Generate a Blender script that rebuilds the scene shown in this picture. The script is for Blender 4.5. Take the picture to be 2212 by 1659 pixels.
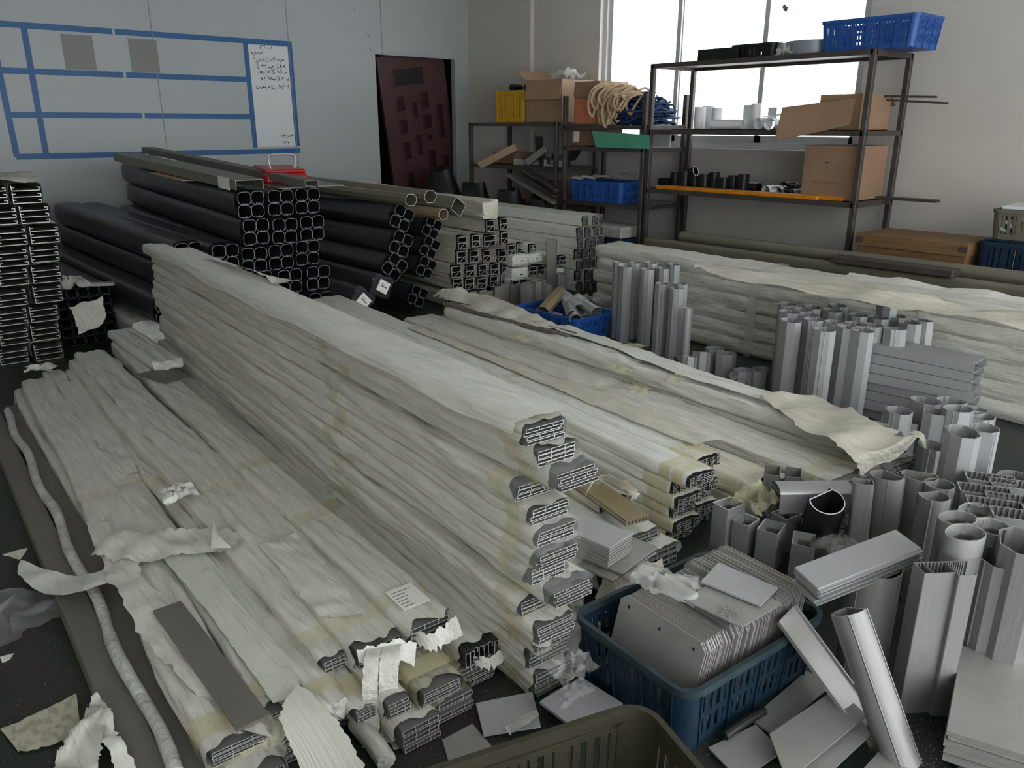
import bpy, math, random
from mathutils import Vector, Matrix, noise
V = Vector
for o in list(bpy.data.objects):
    bpy.data.objects.remove(o, do_unlink=True)
SC = bpy.context.scene
COL = SC.collection

# ------------------------------------------------------------------ camera, sky, exposure
FPX, CX, CY = 1700.0, 1106.0, 829.5
PITCH, YAW, CAMZ = math.radians(18.2), math.radians(48.5), 1.5
FW = V((math.cos(YAW) * math.cos(PITCH), math.sin(YAW) * math.cos(PITCH), -math.sin(PITCH)))
RT = V((math.sin(YAW), -math.cos(YAW), 0))
UP = RT.cross(FW)
CAMP = V((0, 0, CAMZ))
cd = bpy.data.cameras.new('camera')
cd.sensor_width = 36.0
cd.lens = 36.0 * FPX / 2212.0
cd.clip_start = 0.05
co = bpy.data.objects.new('camera', cd)
COL.objects.link(co)
m = Matrix((RT, UP, -FW)).transposed().to_4x4()
m.translation = CAMP
co.matrix_world = m
SC.camera = co
wd = bpy.data.worlds.new('daylight')
SC.world = wd
wd.use_nodes = True
bg = wd.node_tree.nodes['Background']
bg.inputs[0].default_value = (0.95, 0.985, 1.0, 1)
bg.inputs[1].default_value = 3.9
SC.view_settings.view_transform = 'Standard'
SC.view_settings.look = 'None'
SC.view_settings.gamma = 1.0
SC.view_settings.exposure = 0.0
SC.view_settings.use_curve_mapping = False
SC.cycles.max_bounces = 8
SC.cycles.transparent_max_bounces = 16
SC.cycles.caustics_reflective = False
SC.cycles.caustics_refractive = False

# room dimensions (metres; x runs along the panel wall, y along the window wall)
XW, YW, ZC = 6.95, 8.66, 3.35
XF = 6.2          # front of the racks

# ------------------------------------------------------------------ measuring helpers: a sight line met with a real plane
def _ray(px, py):
    return FW * FPX + RT * (px - CX) - UP * (py - CY)
def at(px, py, z=0.0):
    d = _ray(px, py); return CAMP + d * ((z - CAMZ) / d.z)
def atx(px, py, x):
    d = _ray(px, py); return CAMP + d * (x / d.x)
def aty(px, py, y):
    d = _ray(px, py); return CAMP + d * (y / d.y)
def S(r, g, b):
    def f(c):
        c /= 255.0
        return c / 12.92 if c <= 0.04045 else ((c + 0.055) / 1.055) ** 2.4
    return (f(r), f(g), f(b), 1)
ORD = ['first', 'second', 'third', 'fourth', 'fifth', 'sixth', 'seventh', 'eighth', 'ninth', 'tenth', 'eleventh', 'twelfth',
       'thirteenth', 'fourteenth', 'fifteenth', 'sixteenth', 'seventeenth', 'eighteenth', 'nineteenth', 'twentieth',
       'twenty-first', 'twenty-second', 'twenty-third', 'twenty-fourth', 'twenty-fifth', 'twenty-sixth', 'twenty-seventh',
       'twenty-eighth', 'twenty-ninth', 'thirtieth', 'thirty-first', 'thirty-second', 'thirty-third', 'thirty-fourth',
       'thirty-fifth', 'thirty-sixth', 'thirty-seventh', 'thirty-eighth', 'thirty-ninth', 'fortieth', 'forty-first',
       'forty-second', 'forty-third', 'forty-fourth', 'forty-fifth', 'forty-sixth', 'forty-seventh', 'forty-eighth']
def nz(x, y, z=0.0):
    return noise.noise(V((x, y, z)))

# ------------------------------------------------------------------ materials
MATS = {}
def mat(name, col, rough=0.5, metal=0.0, var=0.0, vscale=3.0, bump=0.0, bscale=30.0, stretch=(1, 1, 1), spec=0.5, col2=None,
        alpha=1.0, vdet=3.0, coat=0.0, lo=0.35, hi=0.65):
    m = bpy.data.materials.new(name)
    m.use_nodes = True
    nt = m.node_tree
    p = nt.nodes['Principled BSDF']
    p.inputs['Base Color'].default_value = col
    p.inputs['Roughness'].default_value = rough
    p.inputs['Metallic'].default_value = metal
    p.inputs['Specular IOR Level'].default_value = spec
    p.inputs['Alpha'].default_value = alpha
    p.inputs['Coat Weight'].default_value = coat
    tc = nt.nodes.new('ShaderNodeTexCoord')
    mp = nt.nodes.new('ShaderNodeMapping')
    mp.inputs['Scale'].default_value = stretch
    oi = nt.nodes.new('ShaderNodeObjectInfo')
    ml = nt.nodes.new('ShaderNodeMath'); ml.operation = 'MULTIPLY'; ml.inputs[1].default_value = 37.0
    nt.links.new(oi.outputs['Random'], ml.inputs[0])
    ad = nt.nodes.new('ShaderNodeVectorMath'); ad.operation = 'ADD'
    nt.links.new(tc.outputs['Object'], mp.inputs['Vector'])
    nt.links.new(mp.outputs['Vector'], ad.inputs[0])
    nt.links.new(ml.outputs[0], ad.inputs[1])
    if var > 0 or col2:
        n = nt.nodes.new('ShaderNodeTexNoise')
        n.inputs['Scale'].default_value = vscale
        n.inputs['Detail'].default_value = vdet
        nt.links.new(ad.outputs[0], n.inputs['Vector'])
        r = nt.nodes.new('ShaderNodeValToRGB')
        r.color_ramp.elements[0].position = lo
        r.color_ramp.elements[1].position = hi
        c2 = col2 if col2 else tuple(c * (1 - var) for c in col[:3]) + (1,)
        r.color_ramp.elements[0].color = c2
        r.color_ramp.elements[1].color = col
        nt.links.new(n.outputs['Fac'], r.inputs['Fac'])
        nt.links.new(r.outputs['Color'], p.inputs['Base Color'])
    if bump > 0:
        n2 = nt.nodes.new('ShaderNodeTexNoise')
        n2.inputs['Scale'].default_value = bscale
        n2.inputs['Detail'].default_value = 4.0
        nt.links.new(ad.outputs[0], n2.inputs['Vector'])
        b = nt.nodes.new('ShaderNodeBump')
        b.inputs['Strength'].default_value = bump
        b.inputs['Distance'].default_value = 0.022
        nt.links.new(n2.outputs['Fac'], b.inputs['Height'])
        nt.links.new(b.outputs['Normal'], p.inputs['Normal'])
    MATS[name] = m
    return m
def film(name, tint, opacity, rough=0.2):
    m = bpy.data.materials.new(name); m.use_nodes = True
    nt = m.node_tree
    p = nt.nodes['Principled BSDF']
    p.inputs['Base Color'].default_value = tint
    p.inputs['Roughness'].default_value = rough
    p.inputs['Specular IOR Level'].default_value = 0.8
    t = nt.nodes.new('ShaderNodeBsdfTransparent')
    t.inputs[0].default_value = tuple(0.94 + 0.06 * c for c in tint[:3]) + (1,)
    mx = nt.nodes.new('ShaderNodeMixShader')
    mx.inputs[0].default_value = opacity
    out = nt.nodes['Material Output']
    nt.links.new(t.outputs[0], mx.inputs[1]); nt.links.new(p.outputs[0], mx.inputs[2])
    tc = nt.nodes.new('ShaderNodeTexCoord')
    n = nt.nodes.new('ShaderNodeTexNoise'); n.inputs['Scale'].default_value = 14; n.inputs['Detail'].default_value = 2
    b = nt.nodes.new('ShaderNodeBump'); b.inputs['Strength'].default_value = 0.25; b.inputs['Distance'].default_value = 0.01
    nt.links.new(tc.outputs['Object'], n.inputs['Vector']); nt.links.new(n.outputs['Fac'], b.inputs['Height'])
    if opacity > .3: nt.links.new(b.outputs['Normal'], p.inputs['Normal'])
    nt.links.new(mx.outputs[0], out.inputs['Surface'])
    MATS[name] = m
    return m

WR = (26, 4, 26)
mat('paper', S(212, 211, 201), 0.36, var=0.10, vscale=2.2, bump=0.95, bscale=1.0, stretch=WR)
mat('paper_warm', S(211, 207, 192), 0.36, var=0.12, vscale=2.0, bump=0.95, bscale=1.0, stretch=WR)
mat('paper_white', S(222, 222, 214), 0.34, var=0.07, vscale=2.0, bump=0.85, bscale=1.0, stretch=WR)
mat('paper_dirty', S(176, 174, 155), 0.6, col2=S(146, 142, 124), vscale=5, vdet=8, bump=0.35, bscale=1.2, stretch=(12, 6, 12), lo=0.38, hi=0.55)
mat('paper_ribbed', S(214, 216, 204), 0.5, bump=0.5, bscale=1.0, stretch=(230, 1, 1))
mat('foam', S(196, 196, 190), 0.7, var=0.25, vscale=14, bump=0.4, bscale=40)
film('film_clear', (0.85, 0.86, 0.85, 1), 0.14, 0.12)
film('film_milky', (0.8, 0.81, 0.77, 1), 0.36)
film('tape_yellow', S(226, 220, 182), 0.25, 0.2)
film('tape_strong', S(214, 206, 158), 0.42, 0.22)
film('film_black', (0.02, 0.022, 0.026, 1), 0.93, 0.3)
mat('black_wrap', S(58, 60, 65), 0.36, var=0.35, vscale=4, bump=0.18, bscale=1.0, stretch=(8, 2, 8))
mat('alu', S(178, 180, 180), 0.42, 0.5, var=0.10, vscale=5, bump=0.04, bscale=1.5, stretch=(90, 90, 2))
mat('alu_blue', S(174, 177, 178), 0.45, 0.32, var=0.08, vscale=4, bump=0.03, bscale=1.5, stretch=(90, 90, 2))
mat('alu_raw', S(150, 149, 146), 0.48, 0.4, var=0.16, vscale=6, bump=0.06, bscale=1.2, stretch=(60, 60, 2))
mat('alu_bright', S(220, 222, 224), 0.3, 0.85)
mat('alu_plate', S(172, 170, 166), 0.45, 0.5, var=0.12, vscale=9, bump=0.04, bscale=40)
mat('alu_pale', S(180, 182, 183), 0.5, 0.35, var=0.10, vscale=7)
mat('alu_cut', S(204, 204, 201), 0.45, 0.3)
mat('prof_shaded', S(118, 118, 117), 0.5, 0.35)  # shade between stacked profiles put into the grey behind their cut faces
mat('prof_shaded_dark', S(66, 66, 68), 0.5, 0.3)  # shade inside hollow cells painted as a darker metal
mat('tube_edge', S(142, 144, 146), 0.5, 0.3)
mat('steel_dark', S(86, 80, 76), 0.55, 0.4, var=0.3, vscale=6, bump=0.1, bscale=30)
mat('tube_dark', S(60, 62, 66), 0.5, 0.5, var=0.2, vscale=5)  # dark grey carries the black shade inside the open tube ends
mat('bar_grey', S(116, 112, 106), 0.5, 0.2, var=0.12, vscale=8, bump=0.05, bscale=60)
mat('olive_alu', S(128, 124, 108), 0.45, 0.35, var=0.12, vscale=4)
mat('tan_alu', S(150, 136, 102), 0.45, 0.3, var=0.1, vscale=4)
mat('crate_blue', S(38, 88, 164), 0.42, var=0.18, vscale=6)
mat('crate_rim', S(46, 64, 70), 0.6, var=0.3, vscale=20)
mat('crate_teal', S(20, 46, 64), 0.5, var=0.3, vscale=9, bump=0.1, bscale=80)
mat('crate_olive', S(58, 55, 41), 0.55, var=0.25, vscale=8, bump=0.12, bscale=90)
mat('crate_yellow', S(206, 160, 20), 0.45, var=0.2, vscale=6)
mat('crate_navy', S(14, 44, 70), 0.5, var=0.25, vscale=8)
mat('black_plastic', S(26, 26, 28), 0.45, var=0.3, vscale=10)
mat('cardboard', S(152, 122, 97), 0.75, var=0.14, vscale=4, bump=0.1, bscale=40)
mat('cardboard_dark', S(138, 106, 80), 0.8, var=0.2, vscale=4, bump=0.1, bscale=40)
mat('cardboard_pale', S(196, 166, 138), 0.75, var=0.1, vscale=5)
mat('wood', S(128, 98, 62), 0.65, var=0.3, vscale=2.5, bump=0.15, bscale=2, stretch=(18, 2, 18))
mat('red_plastic', S(178, 26, 26), 0.4, var=0.15, vscale=5)
mat('maroon', S(82, 50, 53), 0.45, var=0.2, vscale=3)
mat('maroon_dark', S(44, 14, 17), 0.4, var=0.2, vscale=6)
mat('door_glass', S(40, 36, 36), 0.2)
mat('orange_paint', S(218, 136, 20), 0.5, var=0.2, vscale=9)
mat('orange_print', S(206, 122, 86), 0.6, var=0.12, vscale=6)
mat('green_board', S(82, 160, 132), 0.6, var=0.1, vscale=5)
mat('rope', S(196, 170, 136), 0.8, var=0.25, vscale=30)
mat('net_blue', S(34, 70, 120), 0.6, var=0.4, vscale=12)
mat('label_white', S(232, 232, 226), 0.55)
mat('ink', S(40, 40, 46), 0.6)
mat('ink_faint', S(120, 104, 90), 0.7)
mat('tape_blue', S(8, 92, 150), 0.45, var=0.12, vscale=5)
mat('grey_sheet', S(134, 134, 132), 0.5, var=0.1, vscale=2)
mat('white_sheet', S(214, 218, 220), 0.3)
mat('pvc_white', S(232, 234, 236), 0.4)
mat('frame_white', S(205, 207, 208), 0.4, 0.2)
mat('wall_panel', S(174, 180, 182), 0.42, var=0.05, vscale=0.8, bump=0.02, bscale=6)
mat('wall_plaster', S(204, 199, 192), 0.8, var=0.05, vscale=1.2, bump=0.06, bscale=50)
mat('ceiling_white', S(215, 215, 212), 0.85, var=0.06)
mat('floor_green', S(24, 44, 36), 0.42, col2=S(50, 46, 42), vscale=2.6, vdet=9, bump=0.12, bscale=30, lo=0.42, hi=0.62)
mat('back_room_shade', S(40, 36, 34), 0.9)  # darkness beyond the doorway put into the wall colour
mat('swarf', S(210, 210, 206), 0.3, 0.9)
mat('tray_grey', S(150, 158, 166), 0.4, 0.3)
# glass pane
g = bpy.data.materials.new('window_glass'); g.use_nodes = True
nt = g.node_tree
t = nt.nodes.new('ShaderNodeBsdfTransparent'); gl = nt.nodes.new('ShaderNodeBsdfGlossy')
gl.inputs['Roughness'].default_value = 0.05
mx = nt.nodes.new('ShaderNodeMixShader'); mx.inputs[0].default_value = 0.05
nt.links.new(t.outputs[0], mx.inputs[1]); nt.links.new(gl.outputs[0], mx.inputs[2])
nt.links.new(mx.outputs[0], nt.nodes['Material Output'].inputs['Surface'])
MATS['window_glass'] = g

# ------------------------------------------------------------------ mesh builder
class MB:
    def __init__(s):
        s.v = []; s.f = []; s.mi = []
    def add(s, vs, fs, mi=0):
        n = len(s.v)
        s.v.extend([V(p) for p in vs])
        s.f.extend([tuple(i + n for i in f) for f in fs])
        s.mi.extend([mi] * len(fs))
        return s
    def hexa(s, p, mi=0):
        return s.add(p, [(0, 3, 2, 1), (4, 5, 6, 7), (0, 1, 5, 4), (1, 2, 6, 5), (2, 3, 7, 6), (3, 0, 4, 7)], mi)
    def box(s, x0, x1, y0, y1, z0, z1, M=None, mi=0):
        p = [V(q) for q in [(x0, y0, z0), (x1, y0, z0), (x1, y1, z0), (x0, y1, z0), (x0, y0, z1), (x1, y0, z1), (x1, y1, z1), (x0, y1, z1)]]
        if M is not None: p = [M @ q for q in p]
        return s.hexa(p, mi)
    def bevbox(s, x0, x1, y0, y1, z0, z1, b=0.005, M=None, mi=0):
        poly = [(x0 + b, y0), (x1 - b, y0), (x1, y0 + b), (x1, y1 - b), (x1 - b, y1), (x0 + b, y1), (x0, y1 - b), (x0, y0 + b)]
        ins = [(x0 + b, y0 + b), (x1 - b, y0 + b), (x1 - b, y0 + b), (x1 - b, y1 - b), (x1 - b, y1 - b), (x0 + b, y1 - b), (x0 + b, y1 - b), (x0 + b, y0 + b)]
        rings = [[V((p[0], p[1], z)) for p in q] for q, z in ((ins, z0), (poly, z0 + b), (poly, z1 - b), (ins, z1))]
        if M is not None: rings = [[M @ p for p in r] for r in rings]
        return s.loft(rings, True, True, True, mi)
    def loft(s, rings, closed=True, cap0=False, cap1=False, mi=0):
        n = len(rings[0]); vs = [p for r in rings for p in r]; fs = []
        for i in range(len(rings) - 1):
            for j in range(n if closed else n - 1):
                k = (j + 1) % n
                fs.append((i * n + j, i * n + k, (i + 1) * n + k, (i + 1) * n + j))
        if cap0: fs.append(tuple(range(n - 1, -1, -1)))
        if cap1: fs.append(tuple(range((len(rings) - 1) * n, len(rings) * n)))
        return s.add(vs, fs, mi)
    def prism(s, poly, z0, z1, M=None, mi=0):
        r = [[V((p[0], p[1], z)) for p in poly] for z in (z0, z1)]
        if M is not None: r = [[M @ p for p in q] for q in r]
        return s.loft(r, True, True, True, mi)
    def tube(s, outer, t, z0, z1, M=None, edge=1, inner=None):
        if inner is None: inner = inset(outer, t)
        n = len(outer)
        rr = [[V((p[0], p[1], z)) for p in q] for q, z in ((outer, z0), (outer, z1), (inner, z1), (inner, z0))]
        if M is not None: rr = [[M @ p for p in q] for q in rr]
        s.loft(rr[0:2], True, mi=0)
        s.loft(rr[1:3], True, mi=edge)
        s.loft(rr[2:4], True, mi=0)
        s.loft([rr[3], rr[0]], True, mi=edge)
        return s
    def pipe(s, pts, r, n=8, cap=True, mi=0):
        pts = [V(p) for p in pts]; rings = []
        up = V((0.13, 0.27, 1)).normalized(); prev = None
        for i, p in enumerate(pts):
            a = pts[max(0, i - 1)]; b = pts[min(len(pts) - 1, i + 1)]
            d = (b - a)
            d = d.normalized() if d.length > 1e-9 else V((0, 0, 1))
            x = d.cross(prev if prev is not None else up)
            if x.length < 1e-4: x = d.cross(V((1, 0, 0)))
            x.normalize(); y = x.cross(d).normalized(); prev = y
            rad = r[i] if isinstance(r, (list, tuple)) else r
            rings.append([p + (x * math.cos(2 * math.pi * k / n) + y * math.sin(2 * math.pi * k / n)) * rad for k in range(n)])
        return s.loft(rings, True, cap, cap, mi)
    def grid(s, nu, nv, fn, mi=0):
        vs = [fn(i / (nu - 1), j / (nv - 1)) for i in range(nu) for j in range(nv)]
        fs = [(i * nv + j, (i + 1) * nv + j, (i + 1) * nv + j + 1, i * nv + j + 1) for i in range(nu - 1) for j in range(nv - 1)]
        return s.add(vs, fs, mi)
    def mesh(s, name, mats, angle=35):
        me = bpy.data.meshes.new(name)
        me.from_pydata([tuple(p) for p in s.v], [], s.f)
        for mm in mats: me.materials.append(MATS[mm])
        if len(mats) > 1: me.polygons.foreach_set('material_index', [min(i, len(mats) - 1) for i in s.mi])
        me.update()
        me.shade_smooth()
        me.set_sharp_from_angle(angle=math.radians(angle))
        return me
def inset(poly, t):
    n = len(poly); out = []
    area = sum(poly[i][0] * poly[(i + 1) % n][1] - poly[(i + 1) % n][0] * poly[i][1] for i in range(n))
    sg = 1 if area > 0 else -1
    for i in range(n):
        a = V((poly[i - 1][0], poly[i - 1][1])); b = V((poly[i][0], poly[i][1])); c = V((poly[(i + 1) % n][0], poly[(i + 1) % n][1]))
        e1 = (b - a).normalized(); e2 = (c - b).normalized()
        n1 = V((-e1.y, e1.x)) * sg; n2 = V((-e2.y, e2.x)) * sg
        q = n1 + n2
        q = q / max(0.3, q.dot(n1)) if q.length > 1e-6 else n1
        out.append(tuple(b + q * t))
    return out
def put(name, me, parent=None, M=None):
    o = bpy.data.objects.new(name, me)
    COL.objects.link(o)
    if parent is not None: o.parent = parent
    if M is not None: o.matrix_basis = M
    return o
def mk(name, mb, mats, parent=None, M=None, angle=35):
    if isinstance(mats, str): mats = [mats]
    return put(name, mb.mesh(name, mats, angle), parent, M)
def tag(o, label, cat, group=None, kind=None):
    o['label'] = label
    o['category'] = cat
    if group: o['group'] = group
    if kind: o['kind'] = kind
    return o
def thing(name, label, cat, M=None, group=None):
    o = put(name, None, None, M)
    o.empty_display_size = 0.05
    return tag(o, label, cat, group)
def one(name, mb, mats, label, cat, M=None, group=None, angle=35):
    """a thing that is a single mesh; its origin goes to the middle of its base"""
    vs = [(M @ p) if M is not None else p for p in mb.v]
    c = V(((min(p.x for p in vs) + max(p.x for p in vs)) / 2, (min(p.y for p in vs) + max(p.y for p in vs)) / 2, min(p.z for p in vs)))
    mb.v = [p - c for p in vs]
    return tag(mk(name, mb, mats, None, Matrix.Translation(c), angle), label, cat, group)
def struct(name, mb, mats, parent=None, M=None):
    o = mk(name, mb, mats, parent, M)
    if parent is None: o['kind'] = 'structure'
    return o
def T(x, y=0, z=0):
    return Matrix.Translation(V((x, y, z)) if not isinstance(x, Vector) else x)
def RZ(d): return Matrix.Rotation(math.radians(d), 4, 'Z')
def RX(d): return Matrix.Rotation(math.radians(d), 4, 'X')
def RY(d): return Matrix.Rotation(math.radians(d), 4, 'Y')
def frame(A, B, roll=0):
    """origin A, local y towards B, local z up"""
    y = (B - A).normalized(); x = y.cross(V((0, 0, 1))).normalized(); z = x.cross(y)
    M = Matrix((x, y, z)).transposed().to_4x4()
    M.translation = A
    return M @ RY(roll)
def upright(P, yaw=0, lean=0, leandir=0):
    """standing frame at P (z along the piece), leaning by degrees towards direction leandir"""
    ax = V((-math.sin(math.radians(leandir)), math.cos(math.radians(leandir)), 0))
    return T(P) @ Matrix.Rotation(math.radians(lean), 4, ax) @ RZ(yaw)
def rrect(w, h, r, k=3):
    out = []
    for cx, cy, a0 in ((w / 2 - r, h / 2 - r, 0), (-w / 2 + r, h / 2 - r, 90), (-w / 2 + r, -h / 2 + r, 180), (w / 2 - r, -h / 2 + r, 270)):
        for i in range(k + 1):
            a = math.radians(a0 + 90 * i / k)
            out.append((cx + r * math.cos(a), cy + r * math.sin(a)))
    return out
def cham(w, h, c, c2=None):
    c2 = c2 or c
    return [(w / 2, -h / 2 + c2), (w / 2, h / 2 - c2), (w / 2 - c, h / 2), (-w / 2 + c, h / 2), (-w / 2, h / 2 - c2), (-w / 2, -h / 2 + c2), (-w / 2 + c, -h / 2), (w / 2 - c, -h / 2)]
def spline(pts, n=8):
    pts = [V(p) for p in pts]; out = []
    for i in range(len(pts) - 1):
        p0 = pts[max(0, i - 1)]; p1 = pts[i]; p2 = pts[i + 1]; p3 = pts[min(len(pts) - 1, i + 2)]
        for k in range(n):
            t = k / n
            out.append(0.5 * (2 * p1 + (p2 - p0) * t + (2 * p0 - 5 * p1 + 4 * p2 - p3) * t * t + (3 * p1 - p0 - 3 * p2 + p3) * t ** 3))
    out.append(pts[-1])
    return out
def ribbon(mb, left, right, nv=6, amp=0.004, seed=0, n=8, freq=12, ragged=0.0):
    L = spline(left, n); R = spline(right, n)
    def fn(u, v):
        i = min(len(L) - 1, int(round(u * (len(L) - 1))))
        p = L[i].lerp(R[i], v)
        d = amp * (.6 * nz(p.x * freq + seed, p.y * freq, p.z * freq) + .5 - 1.7 * min(.35, abs(nz(p.x * freq * .8 + p.y * freq * .5, p.y * freq * .6, seed + 5.5))))
        e = ragged * nz(u * 23 + seed, v * 3 + 9) if v in (0.0, 1.0) or u in (0.0, 1.0) else 0
        q = (R[i] - L[i]); q = q.normalized() if q.length > 1e-6 else V((1, 0, 0))
        return p + V((0.3 * d, 0.3 * d, d)) + q * e
    return mb.grid(len(L), nv, fn)
def crumple(mb, c, sx, sy, sz, seed, n=16, rot=0):
    R = RZ(rot)
    def fn(u, v):
        x = (u - 0.5) * sx; y = (v - 0.5) * sy
        a = abs(nz(u * 3 + seed, v * 3)); b = abs(nz(u * 6 + seed, v * 5, 5))
        z = sz * (1.0 - 1.5 * min(a, .5) - 0.8 * min(b, .4)) * (1 - 0.5 * ((2 * u - 1) ** 2 + (2 * v - 1) ** 2) * 0.9)
        p = V((x + 0.22 * sx * nz(v * 3, u * 3, seed), y + 0.22 * sy * nz(u * 3, v * 3, seed + 3), max(0.0, z)))
        return V(c) + (R @ p)
    return mb.grid(n, n, fn)

# ------------------------------------------------------------------ wrapped bundles of profiles
def perim(w, h, r, N):
    """points around a rounded rectangle (x across, z 0..h) with outward normals, starting at bottom middle"""
    sx, sz = w - 2 * r, h - 2 * r
    arc = math.pi * r / 2
    tot = 2 * sx + 2 * sz + 4 * arc
    out = []
    for i in range(N):
        s = tot * i / N
        d = s
        if d < sx / 2: out.append((V((d, 0, 0)), V((0, 0, -1)), s)); continue
        d -= sx / 2
        done = False
        for cx, cz, a0, ln, nx_ in ((w / 2 - r, r, -90, sz, (1, 0)), (w / 2 - r, h - r, 0, sx, (0, 1)), (-w / 2 + r, h - r, 90, sz, (-1, 0)), (-w / 2 + r, r, 180, sx / 2, (0, -1))):
            if d < arc:
                a = math.radians(a0) + d / r
                out.append((V((cx + r * math.cos(a), 0, cz + r * math.sin(a))), V((math.cos(a), 0, math.sin(a))), s)); done = True; break
            d -= arc
            if d < ln:
                a = math.radians(a0 + 90)
                bx, bz = cx + r * math.cos(a), cz + r * math.sin(a)
                tx, tz = -math.sin(a), math.cos(a)
                out.append((V((bx + tx * d, 0, bz + tz * d)), V((nx_[0], 0, nx_[1])), s)); done = True; break
            d -= ln
        if not done: out.append((V((0, 0, 0)), V((0, 0, -1)), s))
    for sx_, cz in ((1, 0), (1, h), (-1, h), (-1, 0)):           # keep the four corners crisp
        c = V((sx_ * (w / 2 - .29 * r), 0, .29 * r if cz == 0 else h - .29 * r))
        k = min(range(N), key=lambda q: (out[q][0] - c).length)
        out[k] = (c, V((sx_ * .707, 0, -.707 if cz == 0 else .707)), out[k][2])
    return out
def wrap_mb(L, w, h, seed, nl=50, N=28, amp=0.004, lip=0.015, tapes=(), r=None, bend=None, y0=0.0, cap=True, puff=0.0):
    r = r or min(0.22 * h, 0.22 * w, 0.012)
    P = perim(w, h, r, N)
    Ptot = 2 * (w + h)
    mb = MB(); rings = []
    rnd = random.Random(seed)
    for i in range(nl + 1):
        u = i / nl
        y = y0 + (L - y0) * u
        ring = []
        k = 1.0
        for ty in tapes: k *= 1 - 0.8 * math.exp(-((y - ty) / 0.05) ** 2)
        bx, bz = bend(y) if bend else (0, 0)
        for p, nrm, s in P:
            r1 = abs(nz(s * 13 + y * 1.4, y * 0.9, seed)); r2 = abs(nz(s * 22 - y * 3.0, y * 1.6, seed + 7.3)); r3 = abs(nz(s * 9 + y * 6, y * 2.2, seed + 3.7))
            d = amp * k * (0.5 * nz(s * 16, y * 1.1, seed + 13.1) + 0.9 - 2.6 * min(r1, .3) - 1.9 * min(r2, .25) + 0.8 * r3)
            s1 = .5 * Ptot + (.13 * math.sin(y * 1.3 + seed) + .07 * nz(y * 3, seed)) * Ptot
            if s > s1: d += min(.003, amp * .5)
            d += puff * k * (1 if nrm.z > 0.3 else 0.3)
            if nrm.z < -0.5: d = min(0, d) * 0.2
            yy = y
            if i == 0: yy += lip * (nz(s * 22, seed, 3.3) * 1.3)
            if i == 0 and lip > 0.01: d += 0.004 * nz(s * 30, seed * 2.0)
            q = p + nrm * d
            if cap and i == nl: q = V((q.x * 0.92, 0, h / 2 + (q.z - h / 2) * 0.88))
            ring.append(V((q.x + bx, yy, q.z + bz)))
        rings.append(ring)
    return mb.loft(rings, True, False, cap)
def tape_mb(w, h, y, tw=0.05, out=0.003, bend=None, seed=0):
    P = perim(w + 2 * out, h + 2 * out, min(0.3 * h, 0.016), 28)
    bx, bz = bend(y) if bend else (0, 0)
    rings = [[V((p.x + bx, y + yy + 0.004 * nz(s * 20, seed + yy), p.z - out + bz)) + n_ * 0.002 * nz(s * 30, yy * 9, seed) for p, n_, s in P] for yy in (-tw / 2, -tw / 6, tw / 6, tw / 2)]
    mb = MB(); mb.loft(rings, True)
    return mb
PC = {}
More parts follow.
